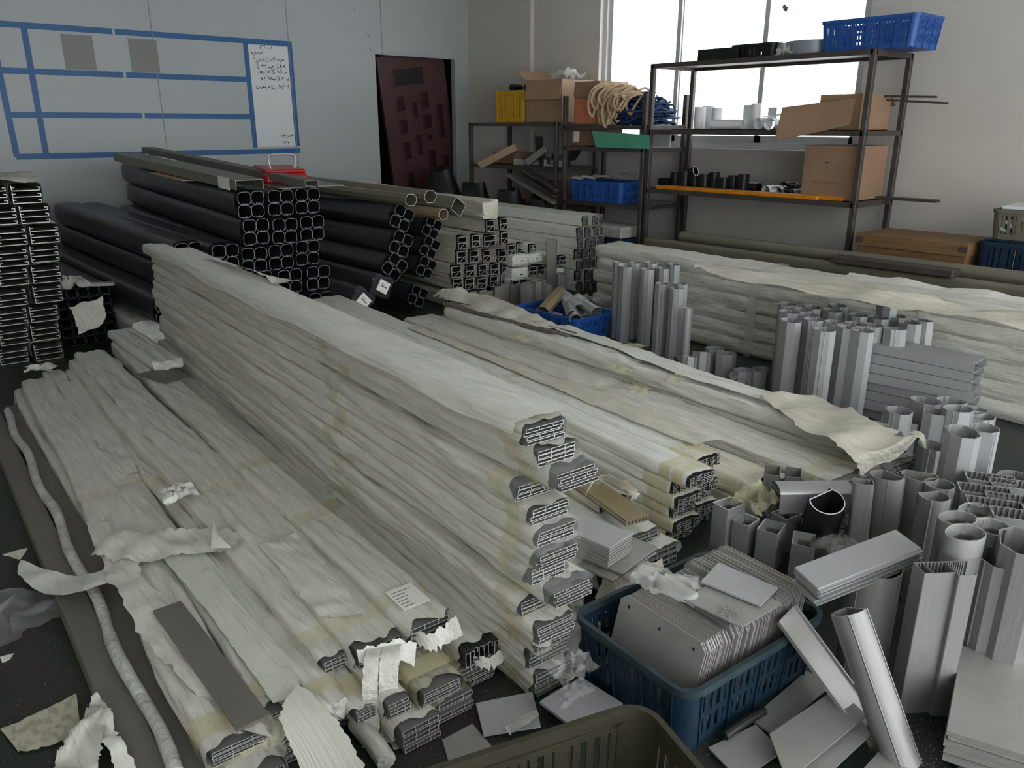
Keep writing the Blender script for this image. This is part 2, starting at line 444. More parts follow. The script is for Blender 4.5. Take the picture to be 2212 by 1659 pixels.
def prof(kind, w, h, l=0.22):
    """cut ends of the aluminium profiles inside a bundle; x across, y along, z up from 0"""
    key = (kind, round(w, 4), round(h, 4), l)
    if key in PC: return PC[key]
    mb = MB(); t = min(0.0015, h * 0.16)
    def bar(x0, x1, z0, z1):
        mb.box(x0, x1, 0, l, z0, z1); mb.mi[-4] = 1
    if kind == 'flat':            # thin hollow strip with inner webs and hooked edges
        bar(-w / 2, w / 2, 0, t); bar(-w / 2, w / 2, h - t, h)
        for x in (-0.49, -0.15, 0.22, 0.49): bar(x * w - t / 2, x * w + t / 2, t, h - t)
    elif kind == 'strip':
        bar(-w / 2, w / 2, 0, h)
        bar(-w / 2, -w / 2 + t, h, h * 1.5); bar(w / 2 - t, w / 2, h, h * 1.5)
    elif kind == 'cee':           # narrow upright C section
        t = 0.0018
        bar(-w / 2, -w / 2 + t, 0, h); bar(-w / 2, w / 2, 0, t); bar(-w / 2, w / 2, h - t, h)
        bar(w / 2 - t, w / 2, 0, h * 0.3); bar(w / 2 - t, w / 2, h * 0.7, h); bar(-w / 2, w * 0.2, h * 0.5 - t / 2, h * 0.5 + t / 2)
    elif kind == 'channel':       # lying C channel, open to one side
        t = 0.0048
        bar(-w / 2, w / 2, 0, t); bar(-w / 2, -w / 2 + t, 0, h); bar(w / 2 - t, w / 2, 0, h * 0.55)
        bar(-w / 2 + t, -w / 2 + 0.02, h * 0.55, h * 0.55 + t); bar(w / 2 - 0.02, w / 2, h * 0.5, h * 0.5 + t)
    elif kind == 'box2':          # square box with a middle web and a diagonal
        t = 0.004
        bar(-w / 2, w / 2, 0, t); bar(-w / 2, w / 2, h - t, h); bar(-w / 2, -w / 2 + t, 0, h); bar(w / 2 - t, w / 2, 0, h)
        bar(-w / 2, w / 2, h / 2 - t / 2, h / 2 + t / 2)
        M = T(0, 0, h * 0.25) @ RY(-38); mb.box(-w * 0.5, w * 0.5, 0, l, -t / 2, t / 2, M); mb.mi[-4] = 1
        for zz in (0.2, 0.35, 0.65, 0.8):
            bar(-w / 2, -w / 2 + 0.012, zz * h, zz * h + t * 0.7); bar(w / 2 - 0.012, w / 2, zz * h, zz * h + t * 0.7)
    elif kind == 'fins':          # heat-sink like box with many horizontal fins
        t = 0.0026
        bar(-w / 2, -w / 2 + t, 0, h); bar(w / 2 - t, w / 2, 0, h); bar(-w / 2, w / 2, 0, t); bar(-w / 2, w / 2, h - t, h)
        for k in range(1, 7): bar(-w / 2, w * 0.36, h * k / 7 - 0.001, h * k / 7 + 0.001)
    elif kind == 'fold':          # upright flat folded strip
        t = 0.002
        bar(-w / 2, -w / 2 + t, 0, h); bar(-w / 2, w / 2, h - t, h); bar(w / 2 - t, w / 2, h * 0.6, h); bar(-w / 2, w / 2, 0, t)
    elif kind == 'oct':
        outer = [(x, z + h / 2) for x, z in rrect(w, h, w * .3, 3)]
        M = Matrix(((1, 0, 0, 0), (0, 0, 1, 0), (0, 1, 0, 0), (0, 0, 0, 1)))
        mb.tube(outer, 0.0028, 0, l, M, 1)
        bar(-w * 0.14, -w * 0.1, 0.003, 0.012); bar(w * 0.1, w * 0.14, 0.003, 0.012); bar(-w * .02, w * .02, .003, .009)
    me = mb.mesh('profile_' + kind, ['tube_dark', 'tube_edge'] if kind == 'oct' else ['prof_shaded' if kind in ('flat', 'strip', 'channel') else 'prof_shaded_dark', 'alu_cut'])
    PC[key] = me
    return me
SEED = [11]
def bundle(name, label, cat, A, B, w, h, group=None, paper='paper', nl=50, N=28, amp=0.004, lip=0.015, tapes=(), kind=None, nx=1, nzr=1,
           pw=None, ph=None, prot=0.012, roll=0, bend=None, cap_near=False, jit=0.0, tape_mat='tape_yellow', puff=0.0, film_end=0.0, sticker=None, wave=0.0, r=None, tape0=None, ntape0=1):
    SEED[0] += 1
    sd = SEED[0] * 3.17
    A = V(A); B = V(B)
    M = frame(A, B, roll)
    L = (B - A).length
    root = thing(name, label, cat, M, group)
    rnd = random.Random(SEED[0])
    if bend is None and wave > 0:
        bend = lambda y, sd=sd: (wave * nz(y * 1.2, sd) * min(1, y * 3), wave * .35 * nz(y * 1.7, sd + 4) * min(1, y * 3))
    wm = wrap_mb(L, w, h, sd, nl, N, amp, lip, tapes, r=r, bend=bend, puff=puff)
    if cap_near:
        n = N
        ring = wm.v[0:n]
        c = V((0, -0.004, h / 2))
        mid = [V((p.x * 0.55, -0.012 + 0.01 * nz(p.x * 60, p.z * 60, sd), h / 2 + (p.z - h / 2) * 0.55)) for p in ring]
        base = len(wm.v); wm.v.extend(mid); wm.v.append(c)
        for j in range(n):
            k = (j + 1) % n
            wm.f.append((k, j, base + j, base + k)); wm.mi.append(0)
            wm.f.append((base + k, base + j, base + n)); wm.mi.append(0)
    mk('wrap', wm, paper, root, None, 60)
    for i, ty in enumerate(tapes):
        mk('tape', tape_mb(w, h, ty, 0.05 + 0.03 * rnd.random(), amp * 1.2 + puff, bend, sd + i), tape0 if (tape0 and i < ntape0) else tape_mat, root, None, 60)
    if kind:
        pw = pw or (w - 0.012) / nx; ph = ph or (h - 0.010) / nzr
        me = prof(kind, pw * 0.96, ph * 0.9)
        for a in range(nx):
            for b in range(nzr):
                x = -(nx - 1) * pw / 2 + a * pw + rnd.uniform(-jit, jit)
                z = (h - nzr * ph) / 2 + b * ph
                put('profile', me, root, T(x, -prot + rnd.uniform(-0.4, 0.4) * prot + 0.004, z))
    if film_end > 0:
        fm = wrap_mb(0.06, w * 1.09, h * 1.10, sd + 5, 8, 28, 0.003, 0.03, y0=-film_end, cap=False)
        mk('clear_film', fm, 'film_clear', root, None, 60)
    if sticker:
        sy, sw, sl = sticker
        s = MB(); s.box(-sw / 2, sw / 2, sy, sy + sl, h + amp * 1.5 + 0.001, h + amp * 1.5 + 0.0025)
        st = mk('sticker', s, 'label_white', root); st['label'] = 'white printed product sticker'
        s = MB()
        for k in range(6):
            ww = sw * rnd.uniform(0.3, 0.8)
            s.box(-sw * 0.42, -sw * 0.42 + ww, sy + sl * (0.1 + 0.14 * k), sy + sl * (0.1 + 0.14 * k) + sl * 0.025, h + amp * 1.5 + 0.0025, h + amp * 1.5 + 0.003)
        mk('print', s, 'ink_faint', st)
    return root

# ================================================================== the setting
X0, Y0 = -2.6, -2.6
mb = MB(); mb.box(X0, XW + 0.2, Y0, YW + 0.12, -0.1, 0)
struct('floor', mb, 'floor_green')
mb = MB(); mb.box(X0, XW + 0.2, Y0, YW + 0.12, ZC, ZC + 0.1)
struct('ceiling', mb, 'ceiling_white')
mb = MB(); mb.box(X0 - 0.1, X0, Y0, YW + 0.08, 0, ZC)
struct('wall_side_unseen', mb, 'wall_plaster')  # out of view; added to cut light on the left faces of the stacks
# panel wall with the doorway
DX0, DX1, DZ = aty(810, 118, YW).x, aty(982, 128, YW).x, aty(900, 123, YW).z
wl = MB()
wl.box(X0, DX0, YW, YW + 0.08, 0, ZC); wl.box(DX0, DX1, YW, YW + 0.08, DZ, ZC); wl.box(DX1, XW, YW, YW + 0.08, 0, ZC)
wall_left = struct('wall_left', wl, 'wall_panel')
mb = MB()                                            # panel joints: narrow ribs
for px in (345, 632, 830):
    x = aty(px, 200, YW).x
    mk('panel_joint', MB().box(x - 0.004, x + 0.004, YW - 0.003, YW + 0.001, 0 if px != 830 else DZ, ZC), 'grey_sheet', wall_left)
x = aty(830, 60, YW).x
mb = MB(); mb.box(DX0 - 0.06, DX1 + 0.16, YW - 0.012, YW, DZ + 0.03, DZ + 0.055)
struct('trim_1', mb, 'wall_panel')
# room behind the doorway, its darkness painted into the walls
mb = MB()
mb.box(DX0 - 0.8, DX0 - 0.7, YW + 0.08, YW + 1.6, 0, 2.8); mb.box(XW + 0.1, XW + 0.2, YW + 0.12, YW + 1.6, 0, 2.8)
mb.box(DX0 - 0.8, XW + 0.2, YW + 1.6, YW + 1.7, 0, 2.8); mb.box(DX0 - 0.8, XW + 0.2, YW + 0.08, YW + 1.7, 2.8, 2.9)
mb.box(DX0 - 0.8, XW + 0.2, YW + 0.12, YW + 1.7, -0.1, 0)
struct('wall_back', mb, 'back_room_shade')
# window wall
WY0, WY1 = atx(1885, 0, XW).y, atx(1296, 60, XW).y
WZ0, WZ1 = 1.28, 3.0
mb = MB()
mb.box(XW, XW + 0.22, Y0, WY0, 0, ZC); mb.box(XW, XW + 0.22, WY1, YW + 0.1, 0, ZC)
mb.box(XW, XW + 0.22, WY0, WY1, 0, WZ0); mb.box(XW, XW + 0.22, WY0, WY1, WZ1, ZC)
wall_right = struct('wall_right', mb, 'wall_plaster')
ym = atx(1145, 200, XW - 0.05).y
mb = MB(); mb.box(XW - 0.05, XW, ym, YW, 0, ZC)
struct('wall_pilaster', mb, 'wall_plaster')
# window
win = put('window_1', None, None, T(XW + 0.06, 0, 0)); win['kind'] = 'structure'
fr = MB(); d = 0.07
fr.box(0, d, WY0, WY1, WZ0, WZ0 + 0.06); fr.box(0, d, WY0, WY1, WZ1 - 0.06, WZ1)
fr.box(0, d, WY0, WY0 + 0.05, WZ0, WZ1); fr.box(0, d, WY1 - 0.05, WY1, WZ0, WZ1)
mk('window_frame', fr, 'frame_white', win)
ys = [WY0 + 0.05, atx(1640, 200, XW + 0.06).y, atx(1458, 200, XW + 0.06).y, WY1 - 0.05]
for i in range(3):
    a, b = ys[i] - (0.03 if i else 0), ys[i + 1] + (0.03 if i < 2 else 0)
    xo = 0.012 if i == 1 else 0.038
    s = MB()
    for (p, q, r, u) in ((a, b, WZ0 + 0.06, WZ0 + 0.12), (a, b, WZ1 - 0.12, WZ1 - 0.06), (a, a + 0.05, WZ0 + 0.06, WZ1 - 0.06), (b - 0.05, b, WZ0 + 0.06, WZ1 - 0.06)):
        s.box(xo, xo + 0.025, p, q, r, u)
    sa = mk('window_sash', s, 'frame_white', win)
    mk('pane', MB().box(xo + 0.010, xo + 0.014, a + 0.05, b - 0.05, WZ0 + 0.12, WZ1 - 0.12), 'window_glass', sa)
mk('leaf_scrap', MB().prism([(0, 0), (.03, .012), (.05, .05), (.03, .07), (.012, .05), (-.012, .045)], 0, .003, T(.0, atx(1700, 18, XW + .06).y, atx(1700, 18, XW + .06).z - .03) @ RZ(90) @ RX(90)), 'ink_faint', win)
mk('window_sill', MB().box(-0.075, 0.0, WY0 - 0.02, WY1 + 0.02, WZ0 - 0.03, WZ0 - 0.001), 'frame_white', win)

# ------------------------------------------------------------------ tape board on the panel wall
def wallbox(p, q, hw, y=YW, t=0.0012):
    """flat strip on the panel wall between two wall points, half width hw"""
    a, b = V((p[0], 0, p[1])), V((q[0], 0, q[1]))
    d = (b - a).normalized(); n = V((-d.z, 0, d.x)) * hw
    pts = []
    for yy in (y - t, y):
        for c in (a - n, b - n, b + n, a + n): pts.append(V((c.x, yy, c.z)))
    return MB().hexa([pts[0], pts[1], pts[5], pts[4], pts[3], pts[2], pts[6], pts[7]])
def wp(px, py): p = aty(px, py, YW); return (p.x, p.z)
board = thing('tape_chart', 'schedule grid of blue tape strips stuck on the white panel wall', 'wall chart', T(aty(330, 335, YW)))
bl = board.matrix_basis.translation.copy()
def strip(a, b, hw, name='tape_strip', m='tape_blue', t=0.0012):
    s = wallbox(a, b, hw, YW, t); s.v = [p - bl for p in s.v]
    return mk(name, s, m, board)
xl = wp(-18, 60)[0]; x2 = wp(76, 200)[0]; x3 = wp(540, 200)[0]; x4 = wp(634, 200)[0]
zt, z2, z3, zb = wp(300, 72)[1], wp(300, 163)[1], wp(300, 250)[1], wp(300, 333)[1]
TH = 0.026
for z, g in ((zt, 264), (z2, 275), (z3, 303), (zb, 300)):
    xg = wp(g, 200)[0]; xe = x4 + TH if z in (zt, zb) else x3
    strip((xl, z), (xg - 0.012, z), TH); strip((xg + 0.012, z), (xe, z), TH)
xa = wp(20, 250)[0]
strip((xa - 0.02, zt), (xa, zb), TH, t=0.0016); strip((x2, zt), (x2, zb), TH, t=0.0016)
strip((x3, zt), (x3, zb + 0.04), TH, t=0.0016); strip((x4, zt), (x4, zb + 0.05), TH, t=0.0016)
for a, b in ((170, 72), (310, 80)):
    xx = wp(a, 110)[0]; strip((xx, zt - 0.05), (xx, z2 + 0.03), 0.135, 'grey_sheet_panel', 'grey_sheet', 0.001)
strip(((x3 + x4) / 2, zt - 0.035), ((x3 + x4) / 2, zb + 0.05), (x4 - x3) / 2 - 0.03, 'note_sheet', 'white_sheet', 0.0014)
# pen strokes on the note sheet (handwritten characters)
rnd = random.Random(5)
pen = MB()
def scrib(px, py, n, sz):
    for k in range(n):
        cx_, cz_ = wp(px + k * sz * 1.15, py)
        for _ in range(4):
            s = sz / 205.0
            a = (cx_ + rnd.uniform(-.5, .5) * s, cz_ + rnd.uniform(-.5, .5) * s)
            an = rnd.choice([0, 0, 1.57, 0.7, 2.3]); ln = s * rnd.uniform(.3, .7)
            b = (a[0] + ln * math.cos(an), a[1] + ln * math.sin(an))
            q = wallbox(a, b, 0.0032, YW - 0.0016, 0.0008)
            pen.add([p - bl for p in q.v], q.f)
scrib(563, 102, 3, 8); scrib(545, 115, 4, 6)
for r_, (x_, y_) in enumerate(((553, 131), (557, 145), (560, 157), (563, 171))): scrib(x_, y_, 8, 7)
scrib(557, 190, 8, 8); scrib(608, 295, 4, 7); scrib(614, 308, 2, 6)
pw_ = mk('handwriting', pen, 'ink', board)
# small scuffs on the wall
for px, py, dx_, dz_ in ((793, 70, .03, -.05), (757, 168, .006, .004), (798, 348, .006, .004), (765, 24, .004, .02)):
    p = wp(px, py); q = wallbox(p, (p[0] + dx_, p[1] + dz_), .004, YW, .001)
    mk('scuff_mark', q, 'ink_faint', wall_left)
# ------------------------------------------------------------------ maroon ornamental door leaf leaning in the doorway
P0 = aty(812, 122, YW + 0.14)
lw, lh = 1.02, 2.12
Md = T(P0) @ RY(-7) @ T(0, 0, -lh)
root = thing('door_leaf', 'maroon ornamental door leaf with small dark insets leaning in the doorway', 'door', Md)
mk('leaf', MB().bevbox(0, lw, 0, 0.06, 0, lh, 0.006), 'maroon', root)
def inset_panel(u0, u1, v0, v1, m='maroon_dark'):
    s = MB(); x0, x1, z0, z1 = u0 * lw, u1 * lw, (1 - v1) * lh, (1 - v0) * lh
    fo = mk('inset_frame', MB().box(x0 - .012, x1 + .012, -0.012, 0, z0 - .012, z0).box(x0 - .012, x1 + .012, -0.012, 0, z1, z1 + .012).box(x0 - .012, x0, -0.012, 0, z0, z1).box(x1, x1 + .012, -0.012, 0, z0, z1), 'maroon', root)
    mk('inset_panel', MB().box(x0, x1, -0.006, 0.0, z0, z1), m, fo)
inset_panel(0.22, 0.64, 0.08, 0.17, 'door_glass')
for u0, u1, v0, v1 in ((.21, .31, .23, .31), (.21, .31, .36, .44), (.21, .31, .49, .59), (.21, .30, .67, .80), (.43, .49, .27, .36), (.43, .49, .46, .58),
                       (.58, .68, .22, .31), (.58, .68, .35, .43), (.60, .66, .47, .50), (.58, .68, .56, .66), (.80, .88, .30, .5), (.80, .88, .6, .75)):
    inset_panel(u0, u1, v0, v1)

# ================================================================== steel racks along the window wall
def rack(label, y0, y1, zs, ztop, dep=0.62, xf=XF, tray=True, name='steel_rack', backtop=True):
    root = thing(name, label, 'rack', T(xf, (y0 + y1) / 2, 0))
    h = (y1 - y0) / 2; b = 0.022
    for x in (0, dep):
        for y in (-h, h): mk('post', MB().bevbox(x - b, x + b, y - b, y + b, 0, ztop, 0.004), 'steel_dark', root)
    for z in zs:
        s = MB()
        s.box(-b, b, -h, h, z - 0.04, z); s.box(dep - b, dep + b, -h, h, z - 0.04, z)
        s.box(0, dep, -h - b, -h + b, z - 0.04, z); s.box(0, dep, h - b, h + b, z - 0.04, z)
        f_ = mk('shelf_frame', s, 'steel_dark', root)
        if tray: mk('shelf_board', MB().box(b, dep - b, -h + b, h - b, z - 0.012, z - 0.002), 'steel_dark', f_)
    return root
R1Y0, R1Y1 = 2.95, 5.02
rack('tall brown steel rack in front of the window with three shelves', R1Y0, R1Y1, (2.04, 1.46, 0.92), 2.04)
rack('low dark steel rack beside the doorway carrying the yellow crate', 6.29, 7.75, (1.53, 1.06, 0.62), 1.53)
rack('middle steel rack carrying rope and blue netting', 5.09, 6.16, (1.50, 1.29, 0.74), 1.79)

# ================================================================== crates
def crate(name, label, M, L, W, H, m, group=None, taper=0.06, r=0.04, rows=2, t=0.004, pitch=0.024, rim=0.022, cat='crate', flange=True, mrim=None, ribs=5):
    """moulded basket: x length, y width; walls follow a rounded rectangle and taper towards the floor"""
    root = thing(name, label, cat, M, group)
    per = []                                   # perimeter samples (pos at z=1, normal)
    def path(s, z):
        k = 1 - taper * (1 - z / H)
        w, l = W * k, L * k
        sx, sy = l - 2 * r, w - 2 * r
        arc = math.pi * r / 2
        segs = [(V((-l / 2 + r, -w / 2)), V((1, 0)), sx, None), (V((l / 2 - r, -w / 2 + r)), -90, arc, 1), (V((l / 2, -w / 2 + r)), V((0, 1)), sy, None), (V((l / 2 - r, w / 2 - r)), 0, arc, 1),
                (V((l / 2 - r, w / 2)), V((-1, 0)), sx, None), (V((-l / 2 + r, w / 2 - r)), 90, arc, 1), (V((-l / 2, w / 2 - r)), V((0, -1)), sy, None), (V((-l / 2 + r, -w / 2 + r)), 180, arc, 1)]
        tot = sum(q[2] for q in segs); d = (s % 1.0) * tot
        for a, b, ln, k2 in segs:
            if d <= ln + 1e-9:
                if k2 is None:
                    p = a + b * d; return p, V((b.y, -b.x))
                an = math.radians(b) + d / r
                return a + V((math.cos(an), math.sin(an))) * r, V((math.cos(an), math.sin(an)))
            d -= ln
        return segs[0][0], V((0, -1))
    sx, sy, arc = L - 2 * r, W - 2 * r, math.pi * r / 2
    tot = 2 * sx + 2 * sy + 4 * arc
    marks = [0, sx, sx + arc, sx + arc + sy, sx + 2 * arc + sy, 2 * sx + 2 * arc + sy, 2 * sx + 3 * arc + sy, 2 * sx + 3 * arc + 2 * sy, tot]
    def pb(mb, s0, s1, z0, z1, o0, o1):
        """curved slab between perimeter marks"""
        pts = [s0]
        n = max(1, int((s1 - s0) / 0.012)) if any(marks[i] < s1 and marks[i + 1] > s0 for i in (1, 3, 5, 7)) else 1
        pts = [s0 + (s1 - s0) * i / n for i in range(n + 1)]
        rings = []
        for s in pts:
            ring = []
            for z, o in ((z0, o0), (z0, o1), (z1, o1), (z1, o0)):
                p, nn = path(s / tot, z); q = p + nn * o
                ring.append(V((q.x, q.y, z)))
            rings.append(ring)
        mb.loft(rings, True, True, True)
    def band(mb, z0, z1, o0, o1):
        for i in range(8): pb(mb, marks[i], marks[i + 1], z0, z1, o0, o1)
    b = MB(); band(b, H - rim, H, -t, 0.010)
    if flange: band(b, H - rim - 0.012, H - rim, -t, 0.003)
    mk('rim', b, mrim or m, root)
    zlo = 0.035 * (H / 0.2) ** 0.5; zhi = H - rim - 0.02
    names = ('side_panel', 'corner', 'end_panel', 'corner', 'side_panel', 'corner', 'end_panel', 'corner')
    for i in range(8):
        a, c = marks[i], marks[i + 1]; w_ = MB()
        if i % 2:
            pb(w_, a, c, 0, H - rim, -t, 0.003)
        else:
            pb(w_, a, c, 0, zlo, -t, 0); pb(w_, a, c, zhi, H - rim, -t, 0)
            zh = (zhi - zlo) / rows
            for k in range(1, rows): pb(w_, a, c, zlo + k * zh - 0.010, zlo + k * zh + 0.010, -t, 0)
            n = max(3, int((c - a) / pitch)); st = (c - a) / n
            nb = max(2, int(round((c - a) / 0.11)))
            for k in range(n + 1):
                s = a + k * st
                solid = (k * nb) // max(1, n) != ((k - 1) * nb) // max(1, n)
                hw = 0.5 * st if not solid else 1.0 * st
                pb(w_, max(a, s - hw * 0.55), min(c, s + hw * 0.55), zlo, zhi, -t, 0)
            for k in range(nb + 1):
                s = a + (c - a) * k / nb
                pb(w_, max(a, s - 0.003), min(c, s + 0.003), 0, H - rim, -t, 0.007)
        mk(names[i], w_, m, root)
    fl = MB(); k = 1 - taper
    fl.box(-L * k / 2 + 0.004, L * k / 2 - 0.004, -W * k / 2 + 0.004, W * k / 2 - 0.004, 0.0, 0.004)
    mk('base', fl, m, root)
    return root
# ------------------------------------------------------------------ things on the tall rack
Z1, Z2, Z3 = 2.04, 1.46, 0.92
crate('plastic_crate', 'bright blue plastic crate on the top shelf of the tall rack', T(XF + 0.27, 3.05, Z1) @ RZ(90), 0.74, 0.46, 0.225, 'crate_blue', rows=2)
def onrack(px, py, dx, z):
    """point on a shelf, dx behind the rack front"""
    p = at(px, py, z) if abs(z - 1.5) > 0.3 else atx(px, py, XF + dx)
    return V((XF + dx, atx(px, py, XF + dx).y, z))
p = onrack(1575, 118, 0.25, Z1)
root = thing('shallow_tray', 'black shallow box lying left on the top shelf', 'box', T(p))
mk('body', MB().bevbox(-.16, .16, -.22, .22, 0, .012, .004).box(-.16, -.15, -.22, .22, 0, .1).box(.15, .16, -.22, .22, 0, .1).box(-.16, .16, -.22, -.21, 0, .1).box(-.16, .16, .21, .22, 0, .1), 'black_plastic', root)
p = onrack(1645, 110, 0.3, Z1)
crate('black_basket', 'small black slotted basket beside the black tray on the top shelf', T(p) @ RZ(90), 0.42, 0.3, 0.12, 'black_plastic', pitch=.05, rows=1, cat='basket')
def ring_poly(r, n=28): return [(r * math.cos(2 * math.pi * i / n), r * math.sin(2 * math.pi * i / n)) for i in range(n)]
p = onrack(1757, 100, 0.3, Z1)
root = thing('round_tray', 'grey round metal tray beside the blue crate on the top shelf', 'tray', T(p))
mk('tray_wall', MB().tube(ring_poly(.22), .004, 0, .11), ['tray_grey', 'alu_bright'], root)
mk('tray_floor', MB().prism(ring_poly(.216), 0.0, .004), 'tray_grey', root)
one('plastic_bag', crumple(MB(), (0, 0, 0), .2, .22, .15, 3.3), 'film_milky', 'crumpled clear bag sticking up out of the round tray', 'plastic bag', T(p + V((0, .02, .012))), angle=80)
p = onrack(1698, 112, 0.12, Z1)
one('plastic_bag', crumple(MB(), (0, 0, 0), .12, .16, .11, 8.1), 'film_milky', 'crumpled clear bag between the black basket and round tray', 'plastic bag', T(p), angle=80)
# middle shelf: white pipe offcuts
def tube_thing(name, label, cat, outer, t, h, M, mats, group=None, angle=35, base=None):
    mb = MB().tube(outer, t, 0, h)
    o = mk(name, mb, mats, None, M, angle)
    return tag(o, label, cat, group)
PV = ['pvc_white', 'pvc_white']
for i, (px, py, r_, h_, lab) in enumerate(((1512, 255, .055, .2, 'white plastic pipe piece standing leftmost on the middle shelf'), (1530, 258, .055, .21, 'white plastic pipe piece standing second on the middle shelf'),
                                         (1549, 250, .05, .19, 'white plastic pipe piece standing third on the middle shelf'), (1618, 255, .055, .21, 'white plastic pipe piece standing near the middle of the shelf'),
                                         (1632, 252, .045, .22, 'white plastic pipe piece standing just before the lying pieces'))):
    p = onrack(px, py, .2 + .08 * (i % 2), Z2)
    tube_thing('pipe_piece', lab, 'pipe', ring_poly(r_, 20), .004, h_, T(p), PV, 'white pipe offcuts on the rack')
for i, (px, py, r_, l_, yaw, lab) in enumerate(((1572, 252, .045, .3, 8, 'long white pipe piece lying on the middle shelf'), (1650, 252, .05, .12, 70, 'short white pipe piece lying open end out on the middle shelf'),
                                           (1670, 250, .05, .14, 100, 'short white pipe piece lying beside another near the cardboard flap'))):
    p = onrack(px, py, .14, Z2)
    M = T(p + V((0, 0, r_))) @ RZ(yaw) @ RX(90) @ T(0, 0, -l_ / 2)
    tube_thing('pipe_piece', lab, 'pipe', ring_poly(r_, 20), .004, l_, M, PV, 'white pipe offcuts on the rack')
p = onrack(1670, 226, .15, Z2 + .1)
tube_thing('square_tube', 'small white square tube offcut tilted on top of the pipe pieces', 'tube', cham(.07, .07, .004), .003, .09, T(p) @ RZ(30) @ RY(50), PV)
p = onrack(1695, 222, .3, Z2 + .15)
one('metal_rod', MB().box(-.006, .006, -.2, .2, -.006, .006), 'alu_bright', 'thin bright metal strip leaning over the pipe pieces', 'rod', T(p + V((0, 0, -.02))) @ RX(-6))
one('shelf_liner', MB().box(-.22, .2, -.5, .5, 0, .012), 'black_plastic', 'dark flat board under the white pipe pieces', 'board', T(onrack(1580, 262, .3, Z2 - .002)))
def carton(name, label, M, l, w, h, m='cardboard', flaps=(), cat='cardboard box', marks=None, openTop=True):
    root = thing(name, label, cat, M)
    t = .006
    mk('box_body', MB().box(-l / 2, l / 2, -w / 2, -w / 2 + t, 0, h).box(-l / 2, l / 2, w / 2 - t, w / 2, 0, h).box(-l / 2, -l / 2 + t, -w / 2 + t, w / 2 - t, 0, h).box(l / 2 - t, l / 2, -w / 2 + t, w / 2 - t, 0, h).box(-l / 2, l / 2, -w / 2, w / 2, 0, t), m, root)
    for side, ln, ang in flaps:
        if side == 'top':
            mk('flap', MB().box(-l / 2, l / 2, -w / 2, w / 2, h, h + t), m, root); continue
        if side in ('-x', '+x'):
            s = -1 if side == '-x' else 1
            Mf = T(s * l / 2, 0, h) @ RY(s * (ang - 90) if True else 0)
            b = MB().box(0, ln, -w / 2, w / 2, -t, 0) if s > 0 else MB().box(-ln, 0, -w / 2, w / 2, -t, 0)
            Mf = T(s * l / 2, 0, h) @ RY(s * ang)
        else:
            s = -1 if side == '-y' else 1
            b = MB().box(-l / 2, l / 2, 0, ln, -t, 0) if s > 0 else MB().box(-l / 2, l / 2, -ln, 0, -t, 0)
            Mf = T(0, s * w / 2, h) @ RX(-s * ang)
        mk('flap', b, m, root, Mf)
    if marks:
        s = MB()
        for (x, y0_, y1_, z0_, z1_) in marks: s.box(x - .001, x, y0_, y1_, z0_, z1_)
        mk('print', s, 'ink_faint', root)
    return root
# open carton on the middle shelf with a long flap hanging over the front
yA, yB = atx(1845, 250, XF + .05).y, atx(1700, 250, XF + .05).y
c = carton('open_carton', 'open cardboard box on the middle shelf with a long flap hanging out', T(XF + .30, R1Y0 + .24, Z2) @ RZ(0), .5, .34, .27, 'cardboard', (('+x', .12, 40),))
b = MB(); P = [atx(1690, 232, XF - .02), atx(1848, 212, XF + .04), atx(1836, 270, XF + .02), atx(1672, 305, XF - .10)]
N_ = (P[1] - P[0]).cross(P[3] - P[0]).normalized() * .006
b.hexa([P[0], P[1], P[2], P[3], P[0] + N_, P[1] + N_, P[2] + N_, P[3] + N_])
Mi = c.matrix_basis.inverted(); b.v = [Mi @ q for q in b.v]
mk('hanging_flap', b, 'cardboard', c)
for k, (dz, yy) in enumerate(((.17, 2.62), (.14, 2.55))):
    one('metal_rod', MB().box(-.008, .008, -.45, .45, -.008, .008), 'steel_dark', ('upper' if k == 0 else 'lower') + ' dark rod poking out of the open carton past the rack', 'rod', T(XF + .42 + .05 * k, yy + .45, Z2 + .09 + dz) @ RX(2 + 2 * k))
# bottom shelf
zsh = Z3
for i in range(10):
    px = 1437 + i * 21
    p = onrack(px, 400, .17 + .05 * (i % 2), zsh)
    lying = i in (0, 9)
    M = T(p) if not lying else T(p + V((0, 0, .05))) @ RX(90) @ T(0, 0, -.06)
    tube_thing('tube_offcut', ORD[i] + ' of the black tube offcuts from the left on the bottom shelf', 'tube', rrect(.095, .085, .03), .004, .125 + .02 * ((i * 7) % 3), M, ['black_plastic', 'black_plastic'], 'black tube offcuts on the bottom shelf')
for px, py, lab, m, yaw in ((1448, 368, 'small black pipe ring on top of the black tube offcuts', 'black_plastic', 20),):
    p = onrack(1490, 372, .2, zsh + .15)
    tube_thing('tube_offcut', lab, 'tube', ring_poly(.045, 18), .006, .07, T(p) @ RX(75), ['black_plastic', 'pvc_white'])
for i, (px, r_, l_, yaw, m, lab) in enumerate(((1655, .06, .14, 70, 'pvc_white', 'white half-pipe piece lying right of the black offcuts'), (1678, .06, .13, 95, 'alu_pale', 'pale metal half-pipe piece lying beside the white one'), (1712, .05, .18, 60, 'alu_raw', 'grey metal pipe piece lying before the brown board'))):
    p = onrack(px, 400, .13, zsh)
    arc = [(r_ * math.cos(a), r_ * math.sin(a)) for a in [math.radians(x) for x in range(-20, 221, 15)]] 
    arc += [((r_ - .006) * math.cos(a), (r_ - .006) * math.sin(a)) for a in [math.radians(x) for x in range(220, -21, -15)]]
    mbq = MB().prism(arc, 0, l_)
    one('half_pipe', mbq, m, lab, 'pipe', T(p + V((0, 0, r_ * .36))) @ RZ(yaw) @ RX(90))
